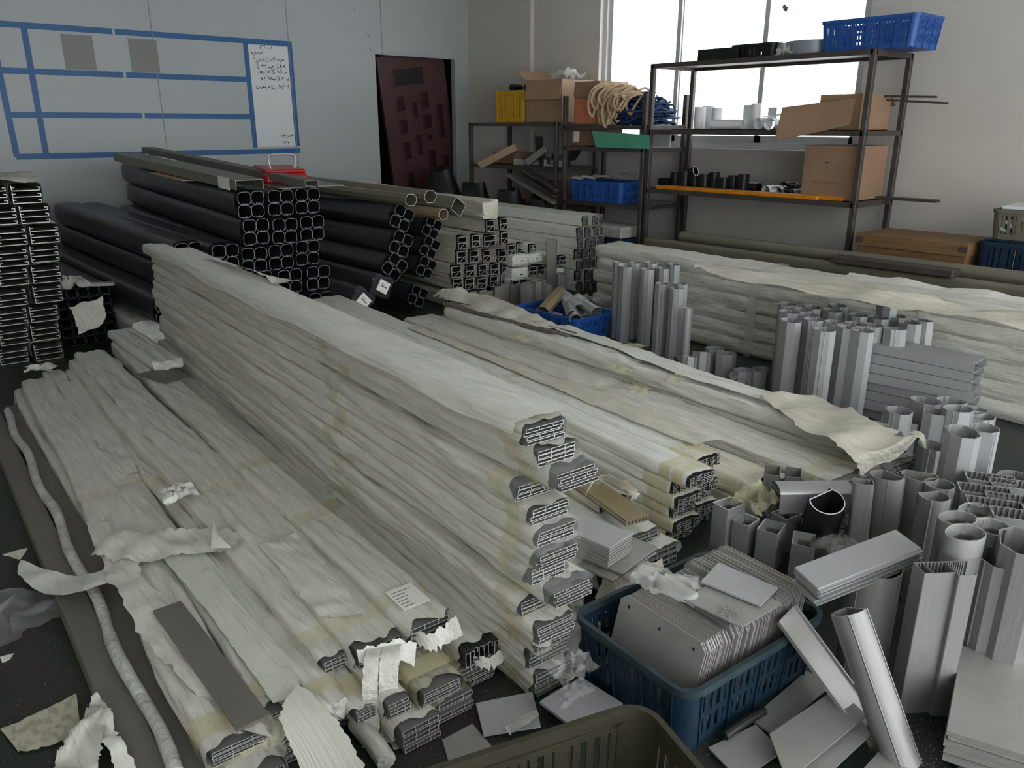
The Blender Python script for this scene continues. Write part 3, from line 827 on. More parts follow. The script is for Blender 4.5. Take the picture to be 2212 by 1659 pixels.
def tangle(name, label, cat, c, sx, sy, sz, n, r, m, seed, M=None, group=None, pts=9):
    rnd = random.Random(seed); mb = MB()
    for k in range(n):
        q = []
        a0 = rnd.uniform(0, 6.28); rr = rnd.uniform(.35, 1); zc = rnd.uniform(.1, .75)
        for i in range(pts):
            a = a0 + i * rnd.uniform(.5, .9)
            q.append(V((sx * .5 * rr * math.cos(a) + rnd.uniform(-.12, .12) * sx, sy * .5 * rr * math.sin(a) + rnd.uniform(-.12, .12) * sy, max(r, sz * (zc + rnd.uniform(-.2, .25)) * (1.1 - .5 * rr)))))
        mb.pipe(spline(q, 5), r, 5)
    return one(name, mb, m, label, cat, T(V(c)))
tangle('cable_tangle', 'tangle of black cable on the bottom shelf before the printed carton', 'cable', onrack(1718, 388, .3, zsh), .3, .34, .14, 12, .007, 'black_plastic', 4)
one('brown_board', MB().bevbox(-.1, .1, -.22, .22, 0, .03, .004), 'maroon', 'flat dark red board lying before the printed carton', 'board', T(onrack(1770, 402, .2, zsh)))
for k in range(2):
    a = onrack(1421 + 18 * k, 405, .03 + .06 * k, zsh); bq = onrack(1770 + 55 * k, 430, .03 + .06 * k, zsh)
    mb = MB(); ln = abs(a.y - bq.y); mb.bevbox(-.024, .024, 0, ln, 0, .034, .005)
    one('orange_bar', mb, 'orange_paint', ('front' if k == 0 else 'rear') + ' orange bar lying along the edge of the bottom shelf', 'bar', T(XF + .012 + .055 * k, bq.y, zsh))
c = carton('printed_carton', 'closed cardboard box with faint print at the right end of bottom shelf', T(XF + .31, R1Y0 + .27, zsh) @ RZ(0), .5, .45, .42, 'cardboard', (('top', 0, 0),),
           marks=[(-.25, -.10 + .028 * k, -.10 + .028 * k + (.018 if k % 3 else .01), .13, .15) for k in range(9)] + [(-.25, .02, .03, .24, .30), (-.25, .0, .05, .29, .30), (-.25, -.05, -.035, .27, .285), (-.25, -.09, -.075, .275, .29)])
one('flat_bar', MB().box(-.05, .05, -.55, .3, 0, .02), 'steel_dark', 'dark flat bar sticking out past the rack beside the printed carton', 'bar', T(XF + .5, R1Y0 + .12, zsh + .002))
one('white_sheet_board', MB().bevbox(-.012, .012, -.2, .2, 0, .19, .003), 'white_sheet', 'white panel standing on the middle rack beside the green board', 'panel', T(XF + .45, 5.32, 1.292))
# ------------------------------------------------------------------ things on the low racks by the doorway
crate('yellow_crate', 'yellow slotted plastic crate on the low rack near the doorway', T(XF + .27, 7.12, 1.53) @ RZ(0), .44, .5, .34, 'crate_yellow', rows=1, pitch=.05, taper=.02)
for i, (dy, dx) in enumerate(((.12, -.05), (-.02, .05), (-.15, -.02))):
    one('black_roll', MB().pipe(spline([V((-.08, 0, .035)), V((0, .01, .04)), V((.08, 0, .035))], 4), .035, 10), 'black_plastic', ORD[i] + ' black roll from the doorway side on top of yellow crate', 'roll', T(XF + .27 + dx, 7.06 + dy, 1.872), 'black rolls on the yellow crate')
one('crate_lid', MB().bevbox(-.21, .21, -.24, .24, 0, .012, .003), 'crate_yellow', 'flat yellow lid lying in the mouth of the yellow crate', 'lid', T(XF + .27, 7.12, 1.86))
carton('big_carton', 'large cardboard box with a drooping flap next to the yellow crate', T(XF + .33, 6.58, 1.53) @ RZ(6), .55, .5, .43, 'cardboard', (('-x', .2, 80), ('+y', .2, -35), ('top', 0, 0)))
one('plastic_bag', crumple(MB(), (0, 0, 0), .32, .34, .16, 21.7), 'film_milky', 'clear plastic bag lying on top of the large carton', 'plastic bag', T(XF + .36, 6.5, 1.972), angle=80)
# middle rack, upper level
c = carton('flap_carton', 'cardboard box on the middle rack with an orange printed side', T(XF + .3, 5.94, 1.50), .45, .34, .42, 'cardboard', (('-x', .14, 84), ('top', 0, 0)))
mk('orange_label', MB().box(-.228, -.2255, -.15, .15, .02, .26), 'orange_print', c)
rp = MB(); rnd = random.Random(3)
for k in range(22):
    y = 5.76 - .022 * k * .95; x = XF + .1 + rnd.uniform(-.05, .1); z = 1.88 - .004 * k
    dep = rnd.uniform(.16, .42) if k < 12 else rnd.uniform(.05, .2)
    q = [V((x + .25, y + rnd.uniform(-.05, .05), z - .08)), V((x + .12, y, z + rnd.uniform(-.02, .05))), V((x - .08, y + .02, z - .03)), V((x - .14, y + .03, z - dep * .6)), V((x - .13, y - .02, z - dep)), V((x - .1, y - .05, z - dep * .6)), V((x + .02, y - .06, z - .01)), V((x + .2, y - .04, z - .05))]
    rp.pipe(spline(q, 5), .013, 6)
one('rope_coil', rp, 'rope', 'coils of thick beige rope hanging over the middle rack', 'rope')
tangle('net_bundle', 'bundle of tangled blue netting on the middle rack by the window', 'netting', (XF + .3, 5.36, 1.502), .5, .62, .36, 70, .009, 'net_blue', 9)
b = MB(); P = [atx(1278, 283, XF - .03), atx(1402, 292, XF - .03), atx(1402, 322, XF - .05), atx(1287, 318, XF - .05)]
b.hexa([P[0], P[1], P[2], P[3]] + [q + V((.006, 0, .002)) for q in P])
one('green_board', b, 'green_board', 'green sheet leaning on the edge of the middle rack', 'sheet')
c = carton('labelled_carton', 'small cardboard box with a white barcode label on the middle rack', T(XF + .26, 5.95, 1.292), .4, .36, .19, 'cardboard_dark', (('top', 0, 0),))
mk('barcode_label', MB().box(-.204, -.2005, .06, .14, .04, .15), 'label_white', c)
crate('plastic_crate', 'blue plastic crate on the bottom shelf of the middle rack', T(XF + .2, 5.72, .742) @ RZ(90), .74, .4, .21, 'crate_blue')
for i in range(5):
    rnd = random.Random(40 + i)
    one('paper_sheet', ribbon(MB(), [V((-.1, 0, 0)), V((0, 0, .02)), V((.1, 0, 0))], [V((-.1, .16, .01)), V((0, .16, .03)), V((.1, .16, .0))], 5, .01, i), 'paper_white' if i % 2 else 'paper_warm', ORD[i] + ' crumpled paper from the left on the blue crate of the middle rack', 'paper', T(XF + .1 + .05 * i, 5.92 - .1 * i, .955 + .012 * i) @ RZ(30 * i), 'papers on the blue crate', 70)
# lower rack clutter
b = MB(); P = [atx(1030, 352, XF - .04), atx(1108, 312, XF + .02), atx(1116, 324, XF + .02), atx(1040, 364, XF - .04)]
b.hexa([P[0], P[1], P[2], P[3]] + [q + V((.02, .0, .0)) for q in P])
one('cardboard_strip', b, 'cardboard_pale', 'pale cardboard strip slanting out of the low rack', 'cardboard')
carton('small_carton', 'small brown box behind the cardboard strip on the low rack', T(XF + .35, 7.38, 1.06), .3, .4, .13, 'cardboard_dark', (('top', 0, 0),))
carton('shelf_carton', 'brown box on the lowest shelf of the low rack', T(XF + .4, 6.85, .62), .3, .4, .26, 'cardboard_dark', (('top', 0, 0),))
rnd = random.Random(17)
for i in range(9):
    y = 7.12 - .085 * i; ln = rnd.uniform(.2, .4)
    poly = [(0, 0), (.09, 0), (.09, .006), (.006, .006), (.006, .07), (0, .07)]
    mbq = MB().prism(poly, 0, ln)
    one('bracket_offcut', mbq, 'steel_dark' if i % 3 else 'alu_raw', ORD[i] + ' angle offcut from the left in the heap on the low rack shelf', 'offcut', T(XF + .12 + .1 * (i % 3), y, 1.065 + .03 * (i % 3)) @ RZ(rnd.uniform(-60, 60)) @ RX(rnd.uniform(40, 100)), 'angle offcuts on the low rack')
for i in range(3):
    a = atx(1094 + 22 * i, 378 - 5 * i, XF - .1); bq = atx(1196 + 3 * i, 440 - 14 * i, XF - .28)
    mbq = MB().box(-.03, .03, 0, (bq - a).length, 0, .012).box(-.03, -.024, 0, (bq - a).length, .012, .03).box(.024, .03, 0, (bq - a).length, .012, .03)
    one('metal_channel', mbq, 'steel_dark' if i else 'alu_raw', ORD[i] + ' metal channel from the front leaning against the low rack', 'channel', frame(bq, a), 'channels leaning on the low rack')
def sack(name, label, c, sx, sy, sz, seed, m='black_plastic'):
    mb = MB(); rings = []
    for i in range(9):
        u = i / 8; z = sz * u; k = max(.3, (1 - max(0, (u - .35) / .65) ** 2.2)) ** .6 * (.85 + .15 * min(1, u * 4))
        rings.append([V((sx / 2 * k * math.cos(a) * (1 + .25 * nz(3 * math.cos(a), 3 * math.sin(a), seed + u * 3)), sy / 2 * k * math.sin(a) * (1 + .25 * nz(3 * math.cos(a), 3 * math.sin(a), seed + 9 + u * 3)), z * (1 + .16 * nz(1.3 * math.cos(a), 1.3 * math.sin(a), seed) * u))) for a in [2 * math.pi * j / 18 for j in range(18)]])
    mb.loft(rings, True, True, True)
    return one(name, mb, m, label, 'bag', T(V(c)), angle=70)
sack('black_sack', 'black bag slumped on the floor beside the doorway', (6.02, 8.12, 0), .5, .62, .98, 3)
sack('black_sack', 'black bag on the floor left of the low rack uprights', (5.97, 7.42, 0), .44, .75, .84, 8)
sack('black_sack', 'black bag on the floor before the leaning channels', (5.97, 6.80, 0), .44, .62, .80, 12)
sack('black_sack', 'black bag on the floor below the blue crate of the middle rack', (5.98, 6.3, 0), .4, .5, .74, 19)
carton('floor_box', 'dark blue box with pale lid on the floor behind the white profile stack', T(6.25, 5.45, 0), .4, .5, .42, 'crate_navy', (), 'box')
one('foam_block', MB().bevbox(-.2, .2, -.25, .25, 0, .11, .01), 'foam', 'pale foam block on the dark blue floor box', 'foam', T(6.25, 5.45, .421))

# ================================================================== tall narrow stack of paper-wrapped flat bundles
NB = V((1.262, 1.29, 0)); FB = V((1.60, 5.07, 0))
layers = [.078, .074] + [.0545] * 12
offs = [(.040, .01), (.034, .03), (.02, -.005), (.0, -.03), (.0, .03), (.035, -.035), (.0, .0), (.005, -.01), (.012, -.015), (.012, .01), (.0, .05), (.045, -.03), (.018, -.01), (.0, .02)]
z = 0.0; n = len(layers)
for i, h in enumerate(layers):
    dx, dy = offs[i]
    rnd = random.Random(100 + i)
    k = n - 1 - i
    lab = ('topmost paper-wrapped bundle of the tall narrow stack with loose white film' if k == 0 else
           'lowest paper-wrapped bundle of the tall narrow stack, on the floor' if i == 0 else
           ORD[k] + ' paper-wrapped bundle from the top of the tall narrow stack')
    A = NB + V((dx, dy, z)); B = FB + V((rnd.uniform(-.015, .015), rnd.uniform(-.04, .04), z + (0.0)))
    big = i < 2
    bundle('wrapped_bundle', lab, 'bundle', A, B, .15 if big else .132 + rnd.uniform(-.006, .008), h, 'bundles of the tall narrow stack', 'paper', 110, 44, .0075, .025,
           (rnd.uniform(.05, .09), 1.15 + rnd.uniform(-.1, .1)), 'flat', 1, 4 if not big else 5, wave=.022, prot=.012 + (.02 if i in (5, 11, 7) else 0), jit=.004,
           film_end=.035 if i in (2, 5, 6, 7, 8, 10, 11) else 0)
    z += h
topz = z
# loose film over the top bundle, spilling over the near side
root = None
mb = MB()
ax = (FB - NB).normalized(); sxv = V((ax.y, -ax.x, 0))
def topfn(u, v):
    y = 0.02 + u * 3.4; x = -.085 + v * .165
    base = NB + ax * y + sxv * x
    zz = topz + .020 + .006 * nz(y * 3, x * 20, 2) - .004 * abs(nz(y * 5 + x * 30, x * 12, 7))
    if v < .22:
        drop = (.22 - v) / .22 * (.035 + .03 * max(0, nz(y * 2.3, 4.4) + .3))
        zz = topz + .020 - drop + .004 * nz(y * 6, v * 9)
        base = NB + ax * y + sxv * (-.086 - .012 * (.22 - v) / .22)
    return V((base.x, base.y, zz))
mb.grid(80, 12, topfn)
one('film_sheet', mb, 'paper_white', 'loose white film sheet lying along the top of the tall narrow stack', 'film', angle=70)
mb = MB()
p0, p1 = NB + ax * 1.95 + V((0, 0, topz + .028)), NB + ax * 2.9 + V((0, 0, topz + .028))
ribbon(mb, [p0 + sxv * .05, p0 + sxv * .05 + ax * .3 + V((0, 0, .02)), p1 + sxv * .02], [p0 + sxv * .12 + V((0, 0, .015)), p0 + sxv * .10 + ax * .3 + V((0, 0, .0)), p1 + sxv * .06], 6, .012, 3.0)
one('film_strip', mb, 'paper_white', 'curled strip of white film folded on the tall narrow stack', 'film', angle=70)
# protective clear film bunched at the near end low down
for k, (dx, dy, zz, sz, sd) in enumerate(((.0, -.07, .155, .12, 2.2), (.02, -.06, .04, .10, 6.1))):
    one('clear_wrap', crumple(MB(), (0, 0, 0), .13, .08, sz * .6, sd, 18), 'film_clear', ('upper' if k == 0 else 'lower') + ' crumpled clear wrap at the foot of the tall narrow stack', 'plastic wrap', T(NB + V((dx, dy - .03, max(0, zz - .02)))), angle=80)

# ================================================================== second pile, tape-bound bundles with C-section ends (two columns)
pa, pb_ = V((2.255, 1.55, 0)), V((2.66, 5.18, 0))
for col in range(2):
    z = 0.0
    for i in range(6):
        rnd = random.Random(200 + col * 10 + i)
        h = .05; k = 5 - i
        dx = .145 * col + rnd.uniform(-.008, .008); dy = (.03 if col else 0) + (.0 if i % 2 else .03) + (-.04 if i == 5 and col == 0 else 0)
        who = 'left column' if col == 0 else 'right column'
        lab = (('topmost' if k == 0 else ORD[k] + ' from top') + ' bundle in the ' + who + ' of the tape-bound pile')
        bundle('taped_bundle', lab, 'bundle', pa + V((dx, dy, z)), pb_ + V((dx, rnd.uniform(-.03, .03), z)), .138, h - .001, 'bundles of the tape-bound pile',
               'paper_white', 90, 40, .0055, .008, (.045, .11, 1.25), 'cee', 7, 2, prot=.012, r=.005, tape0='tape_strong', ntape0=2)
        z += h
mb = MB()
ribbon(mb, [V((2.42, 1.66, .315)), V((2.46, 2.1, .31)), V((2.52, 2.7, .312)), V((2.6, 3.4, .308)), V((2.66, 4.0, .306))],
       [V((2.52, 1.58, .335)), V((2.56, 2.1, .345)), V((2.6, 2.7, .325)), V((2.66, 3.4, .315)), V((2.72, 4.0, .308))], 8, .010, 11.0, 10, 9, .01)
one('paper_flap', mb, 'paper_warm', 'loose curled paper edge along the top of the tape-bound pile', 'paper', angle=70)

# ================================================================== third pile, film-wrapped bundles under loose sheets
cols = [((2.66, 1.42), (3.0, 4.62), .20, .075, 2), ((2.92, 1.22), (3.22, 4.74), .24, .085, 2), ((3.21, 1.16), (3.44, 4.62), .22, .085, 3)]
nm = ('left', 'middle', 'right')
for c_, (a, b, w, h, nlay) in enumerate(cols):
    for i in range(nlay):
        k = nlay - 1 - i
        lab = ('upper' if k == 0 else 'lower' if i == 0 else 'middle-height') + ' film-wrapped bundle in the ' + nm[c_] + ' row of the sheet-covered pile'
        bundle('film_bundle', lab, 'bundle', V((a[0], a[1] + .04 * i, i * h)), V((b[0], b[1] - .06 * i, i * h)), w, h - .001, 'bundles of the sheet-covered pile',
               ('paper_warm', 'paper', 'paper_white')[c_] if k == 0 else 'paper', 100, 48, .012, .03, (.1, 1.4), 'flat', 2, 5, prot=.03, puff=.003, film_end=.04 if c_ else 0)
def drape(name, label, pts_l, pts_r, m, seed, amp=.02, nv=14, n=12, cat='paper', freq=5, ragged=.015):
    return one(name, ribbon(MB(), pts_l, pts_r, nv, amp, seed, n, freq, ragged), m, label, cat, angle=75)
drape('paper_sheet', 'loose cream sheet bunched over the near end of the sheet-covered pile', [at(1640, 862, .27), at(1740, 925, .28), at(1830, 985, .25), at(1862, 1040, .16)],
      [at(1760, 855, .30), at(1870, 905, .33), at(1955, 945, .32), at(1992, 950, .30)], 'paper_warm', 5.0, .035, 16, 12, freq=7)
drape('paper_sheet', 'pointed paper corner hanging off the right near end of the sheet-covered pile', [at(1960, 935, .3), at(1985, 945, .3), at(2000, 975, .22)], [at(1978, 930, .3), at(1996, 940, .29), at(2002, 972, .22)], 'paper_warm', 7.0, .004, 5, 6)
drape('paper_sheet', 'torn cream sheet curling up at the far end of the sheet-covered pile', [at(935, 640, .26), at(1010, 668, .27), at(1120, 700, .27), at(1230, 720, .27)],
      [at(958, 622, .33), at(1040, 632, .33), at(1130, 672, .31), at(1225, 708, .29)], 'paper_warm', 9.0, .03, 10, 10, freq=8, ragged=.03)
drape('paper_sheet', 'long loose paper strip along the right side of the sheet-covered pile', [at(1200, 712, .28), at(1330, 755, .28), at(1480, 812, .28), at(1650, 862, .28)],
      [at(1225, 702, .28), at(1350, 742, .28), at(1500, 795, .28), at(1655, 848, .28)], 'paper_white', 12.0, .012, 8, 10)
one('bare_profile', MB().box(-.045, .045, 0, 1.25, 0, .012).box(-.045, -.04, 0, 1.25, .012, .022).box(.04, .045, 0, 1.25, .012, .022), 'bar_grey', 'bare grey profile showing through the torn sheet of the pile', 'profile', frame(at(1235, 728, .265), at(985, 662, .265)))
for k, (px, py) in enumerate(((1335, 800), (1365, 750), (1455, 820), (1380, 845), (1130, 735))):
    one('tape_scrap', crumple(MB(), (0, 0, 0), .10, .13, .03, 31 + k * 3.3, 12, 40 * k), 'tape_yellow', ORD[k] + ' crumpled yellow tape scrap from the window on the sheet-covered pile' if k < 9 else '', 'tape', T(at(px, py, .268)), 'tape scraps on the sheet-covered pile', 80)

# ================================================================== right: long wrapped stack in front of the window
ya, yb = -0.5, 4.28
for i in range(6):
    k = 5 - i
    h = .098
    lab = ('topmost' if k == 0 else 'lowest' if i == 0 else ORD[k] + ' from top') + ' long film-wrapped bundle of the stack facing the standing tubes'
    A = V((4.52 + .14 + .004 * (i % 2), ya, i * h)); B = V((4.84 + .006 * (i % 3), yb + .03 * (i % 2), i * h))
    bundle('long_bundle', lab, 'bundle', A, B, .30, h, 'bundles of the long stack on the right', 'paper', 110, 40, .012, .02, (1.2, 2.2, 3.3), None, puff=.002, tape_mat='film_milky')
drape('film_sheet', 'big loose cream sheet heaped behind the long wrapped stack', [at(1500, 580, .612), at(1600, 604, .618), at(1750, 632, .618), at(1900, 658, .618), at(2060, 686, .618), at(2260, 716, .618)],
      [at(1500, 566, .60), at(1590, 578, .655), at(1720, 604, .625), at(1850, 612, .655), at(2000, 645, .63), at(2260, 678, .64)], 'paper_warm', 15.0, .04, 14, 12, freq=4)
drape('film_sheet', 'white film sheet folded over the top of the long wrapped stack', [V((4.64, 2.3, .55)), V((4.6, 1.7, .50)), V((4.56, 1.0, .52)), V((4.53, .2, .5))],
      [V((4.90, 2.3, .605)), V((4.87, 1.7, .612)), V((4.84, 1.0, .612)), V((4.80, .2, .612))], 'paper_white', 18.0, .02, 12, 12, freq=5)
for i in range(3):
    h = .17
    bundle('rear_bundle', ('top', 'middle', 'bottom')[2 - i] + ' wrapped bundle hidden behind the long wrapped stack', 'bundle', V((4.97, ya, i * h)), V((5.11, 3.95, i * h)), .22, h, 'bundles behind the long stack', 'paper_warm', 60, 30, .015, .02, (), None, cap_near=True)

# ================================================================== grey pipes on the floor in front of the tall rack
pipes = [(5.36, .22, .11, 4.2), (5.36, .0, .11, 4.25), (5.36, .11, .11, 4.1), (5.36, .33, .11, 4.35), (5.50, .0, .13, 4.4), (5.50, .13, .13, 4.5), (5.50, .26, .13, 4.3), (5.50, .39, .09, 4.35),
         (5.66, .0, .15, 4.6), (5.66, .15, .15, 4.6), (5.66, .30, .15, 4.62), (5.66, .45, .09, 4.55), (5.82, .0, .17, 4.55), (5.82, .17, .17, 4.5), (5.82, .34, .17, 4.4), (5.80, .51, .1, 4.28)]
PLN = {0: 'third', 3: 'top front', 7: 'second top', 11: 'third top', 15: 'rearmost top'}
for i, (x, z, dd, ye) in enumerate(pipes):
    lab = {3: 'front grey long pipe on top of the floor pile before the tall rack', 7: 'second grey long pipe from the front on top of the floor pile', 11: 'third grey long pipe from the front on top of the floor pile', 15: 'rearmost grey long pipe on top of the floor pile with round open end'}.get(i)
    if lab is None: lab = 'grey long pipe in the ' + ('front', 'second', 'third', 'rear')[i // 4] + ' row of the floor pile, level ' + ('one', 'two', 'three')[sum(1 for q in pipes[(i // 4) * 4:(i // 4) * 4 + 4] if q[1] < z)]
    rr = rrect(dd * .98, dd * .98, dd * (.48 if i == 15 else .3), 5)
    tube_thing('long_pipe', lab, 'pipe', rr, .004, ye + .9, T(x, -.9, z + dd / 2) @ RX(-90), ['olive_alu', 'alu_cut'], 'long grey pipes before the tall rack')
one('dark_bar', MB().bevbox(-.07, .07, -.85, 0, 0, .05, .006), 'steel_dark', 'dark flat beam lying on the grey pipes before the wooden box', 'beam', T(5.64, 2.78, .542) @ RZ(0))
# wooden box and bins near the right edge
bx = V((6.12, 2.44, 0))
root = thing('wooden_box', 'plywood box standing on the floor right of the tall rack', 'wooden box', T(bx + V((.14, -.03, 0))))
l2, w2, h2 = .24, .39, .715
for nmz, a in (('plank', (-l2, -l2 + .02, -w2, w2)), ('plank', (l2 - .02, l2, -w2, w2)), ('plank', (-l2 + .02, l2 - .02, -w2, -w2 + .02)), ('plank', (-l2 + .02, l2 - .02, w2 - .02, w2))):
    mk(nmz, MB().bevbox(a[0], a[1], a[2], a[3], .02, h2 - .09, .003), 'wood', root)
for a in ((-l2 - .014, -l2, -w2 - .014, w2 + .014), (l2, l2 + .014, -w2 - .014, w2 + .014), (-l2, l2, -w2 - .014, -w2), (-l2, l2, w2, w2 + .014)):
    mk('top_rail', MB().bevbox(a[0], a[1], a[2], a[3], h2 - .09, h2, .003), 'wood', root)
mk('lid_board', MB().bevbox(-l2, l2, -w2, w2, h2 - .03, h2 + .004, .003), 'wood', root)
for y in (-w2 - .005, w2 - .045): mk('corner_strap', MB().box(-l2 - .018, -l2 - .014, y, y + .05, h2 - .06, h2 - .02), 'steel_dark', root)
crate('blue_bin', 'dark blue plastic bin on the floor at the right edge of the photo', T(6.32, 1.66, 0) @ RZ(90), .62, .46, .74, 'crate_navy', rows=3, taper=.03, cat='bin', pitch=.04)
one('bin_lid', MB().bevbox(-.21, .21, -.29, .29, 0, .012, .003), 'crate_navy', 'flat board covering the dark blue bin', 'board', T(6.32, 1.66, .741))
crate('grey_basket', 'grey basket full of metal offcuts on top of the dark blue bin', T(6.32, 1.64, .756) @ RZ(90), .58, .42, .2, 'olive_alu', rows=1, cat='basket', pitch=.03)
rnd = random.Random(77)
for i in range(14):
    one('metal_offcut', MB().box(-.006, .006, -.09, .09, 0, .02), 'alu_bright', ORD[i] + ' small bright metal offcut from the left in the grey basket', 'offcut', T(6.15 + .022 * i, 1.83 - .032 * i, .79 + .02 * (i % 4)) @ RZ(rnd.uniform(0, 90)) @ RX(rnd.uniform(10, 50)), 'offcuts in the grey basket')
one('white_tray', MB().bevbox(-.2, .2, -.28, .28, 0, .02, .004), 'white_sheet', 'flat white panel lying on the grey basket', 'panel', T(6.34, 1.62, .957) @ RZ(4))

# ================================================================== dark film-wrapped tube bundles
def dark(label, px, py, Y, yf, w=.196, h=.186, roll=0, group='dark wrapped tube bundles', closed=False, dz=.0, dxf=.0, sticker=False):
    c = aty(px, py, Y)
    A = V((c.x, Y, c.z)); B = V((c.x + dxf, yf, c.z + dz))
    M = frame(A, B, roll)
    L = (B - A).length
    root = thing('tube_bundle', label, 'tube bundle', M @ T(0, 0, -h / 2), group)
    SEED[0] += 1
    wm = wrap_mb(L, w, h, SEED[0] * 2.3, 26, 28, .005, .012, r=.04, y0=.03 if not closed else -.02)
    mk('black_film', wm, 'black_wrap', root, None, 60)
    if closed:
        mk('film_cap', MB().bevbox(-w * .46, w * .46, -.018, -.01, h * .04, h * .96, .004), 'film_black', root)
        if sticker:
            s = mk('sticker', MB().box(-.05, .05, -.023, -.0185, h * .25, h * .78), 'label_white', root, T(0, 0, 0) @ RY(8))
            mk('print', MB().box(-.03, .03, -.0245, -.0231, h * .5, h * .54).box(-.03, .0, -.0245, -.0231, h * .6, h * .62), 'ink', s)
    me = prof('oct', w * .48, h * .48, .5)
    for a in (-1, 1):
        for b in (0, 1): put('square_tube', me, root, T(a * w * .242, -.012 + .012 * ((a + b) % 2), h * (.015 + .49 * b)))
    return root
D1 = [[(542, 442), (606, 438), (664, 434)], [(553, 501), (615, 499), (674, 493)], [(487, 556), (549, 562), (607, 555), (664, 546)], [(497, 616), (560, 612), (626, 608), (687, 600)],
      [(445, 672), (507, 672), (572, 670), (632, 664), (692, 656)]]
rown = ('top', 'second', 'third', 'fourth', 'lowest')
for r_, row in enumerate(D1):
    for i, (px, py) in enumerate(row):
        lab = 'dark tube bundle in %s row of the left dark stack, %s from left' % (rown[r_], ORD[i])
        dark(lab, px, py, 5.4, 8.1, roll=(0, 2, -1, 1, 0)[i] if r_ else 0, dz=.11, dxf=.05 if r_ < 2 else (-.15 if i == 0 else 0), group='tube bundles of the left dark stack')
# further bundles on the left, seen only by their long sides
for k, (px, py) in enumerate(((408, 552), (416, 612), (366, 670))):
    dark('dark tube bundle on the outer side of left dark stack, %s from top' % ORD[k], px, py, 5.55, 8.1, dz=.11, dxf=-.15, group='tube bundles of the left dark stack')
for k, (px, py, ro) in enumerate(((868, 471, 28), (866, 527, 26), (852, 577, 44))):
    dark('dark tube bundle turned on its edge in the middle dark stack, %s from top' % ORD[k], px, py, 5.2, 8.0, .185, .185, ro, 'tube bundles of the middle dark stack')
dark('closed dark tube bundle with white sticker in the middle dark stack', 822, 618, 5.14, 8.0, .19, .17, 24, 'tube bundles of the middle dark stack', True, sticker=True)
dark('lowest closed dark tube bundle with white sticker, near the white bundles', 780, 648, 5.1, 8.0, .19, .17, 40, 'tube bundles of the middle dark stack', True, sticker=True)
for k, (px, py) in enumerate(((933, 492), (928, 535), (920, 578), (902, 640))):
    dark('dark tube bundle in the slim column beside the white box bundles, %s from top' % ORD[k], px, py, 5.4, 8.0, .17, .165, 28, 'tube bundles of the slim dark column')
# loose olive channels and boards lying on the dark stacks
def chan(name, label, A, B, w, h, t, m, open_='down', cat='channel', M2=None):
    L = (B - A).length; mb = MB()
    mb.box(-w / 2, w / 2, 0, L, h - t, h); mb.box(-w / 2, -w / 2 + t, 0, L, 0, h - t); mb.box(w / 2 - t, w / 2, 0, L, 0, h - t)
    return one(name, mb, m, label, cat, frame(A, B) @ (M2 or Matrix()))
A = aty(540, 408, 5.3); B = aty(270, 338, 7.9); B.z = 1.20
c = thing('olive_channel', 'olive channel with a white sticker lying on the left dark stack', 'channel', frame(V((A.x, A.y, 1.085)), V((B.x, B.y, 1.195))))
L = 2.6
mk('channel_body', MB().box(-.1, .1, 0, L, .06, .066).box(-.1, -.094, 0, L, 0, .06).box(.094, .1, 0, L, 0, .06), 'olive_alu', c)
mk('sticker', MB().box(-.103, -.1, .1, .28, -.01, .07), 'label_white', c)
chan('dark_channel', 'dark grey channel lying at a slant on the left dark stack', V((2.72, 5.2, 1.085)), V((2.5, 7.9, 1.26)), .11, .05, .006, 'bar_grey')
one('board_scrap', MB().box(-.2, .2, -.35, .35, 0, .008), 'cardboard_pale', 'tan board sheet under the olive channel on the dark stack', 'board', T(2.36, 6.5, 1.118) @ RX(2.3))
one('grey_sheet', MB().box(-.26, .26, -.35, .35, 0, .006), 'grey_sheet', 'thin grey sheet under the red case on the dark stack', 'sheet', T(2.83, 5.75, 1.083) @ RX(2.3))
root = thing('red_case', 'red case with a metal loop handle on the left dark stack', 'case', T(2.80, 5.86, 1.094) @ RX(2.3) @ RZ(-12))
mk('case_body', MB().bevbox(-.16, .16, -.22, .25, 0, .075, .018), 'red_plastic', root)
mk('case_lid', MB().bevbox(-.15, .15, -.2, .23, .076, .10, .01), 'red_plastic', root)
hp = [V((-.09, -.1, .1)), V((-.1, -.1, .17)), V((-.07, -.1, .20)), V((.07, -.1, .20)), V((.1, -.1, .17)), V((.09, -.1, .1))]
mk('loop_handle', MB().pipe(spline(hp, 6), .008, 8), 'alu_bright', root)
# beams on the middle dark stack
for k, (px, py, Y, dx, L, w, m, lab) in enumerate(((888, 432, 5.05, -.25, 2.8, .11, 'olive_alu', 'olive rounded tube lying on the middle dark stack, left one'), (930, 425, 5.15, -.2, 2.6, .12, 'olive_alu', 'olive channel tube lying behind the left olive tube'),
                                               (958, 463, 5.0, -.25, 2.2, .10, 'tan_alu', 'tan tube lying just above the slim dark column'), (990, 447, 5.1, -.2, 2.6, .13, 'olive_alu', 'olive square tube with frayed wrap beside the white bundles'))):
    c = aty(px, py, Y)
    pr = (cham(w, w * .8, w * .25) if k != 3 else rrect(w, w * .85, .006))
    B = V((c.x + dx, Y + L, c.z + .05))
    M = frame(c, B) @ RX(-90) @ RZ(0 if k < 3 else 35)
    tube_thing('loose_tube', lab, 'tube', pr, .004, L, M, [m, 'alu_cut'], 'loose olive tubes on the dark stacks')

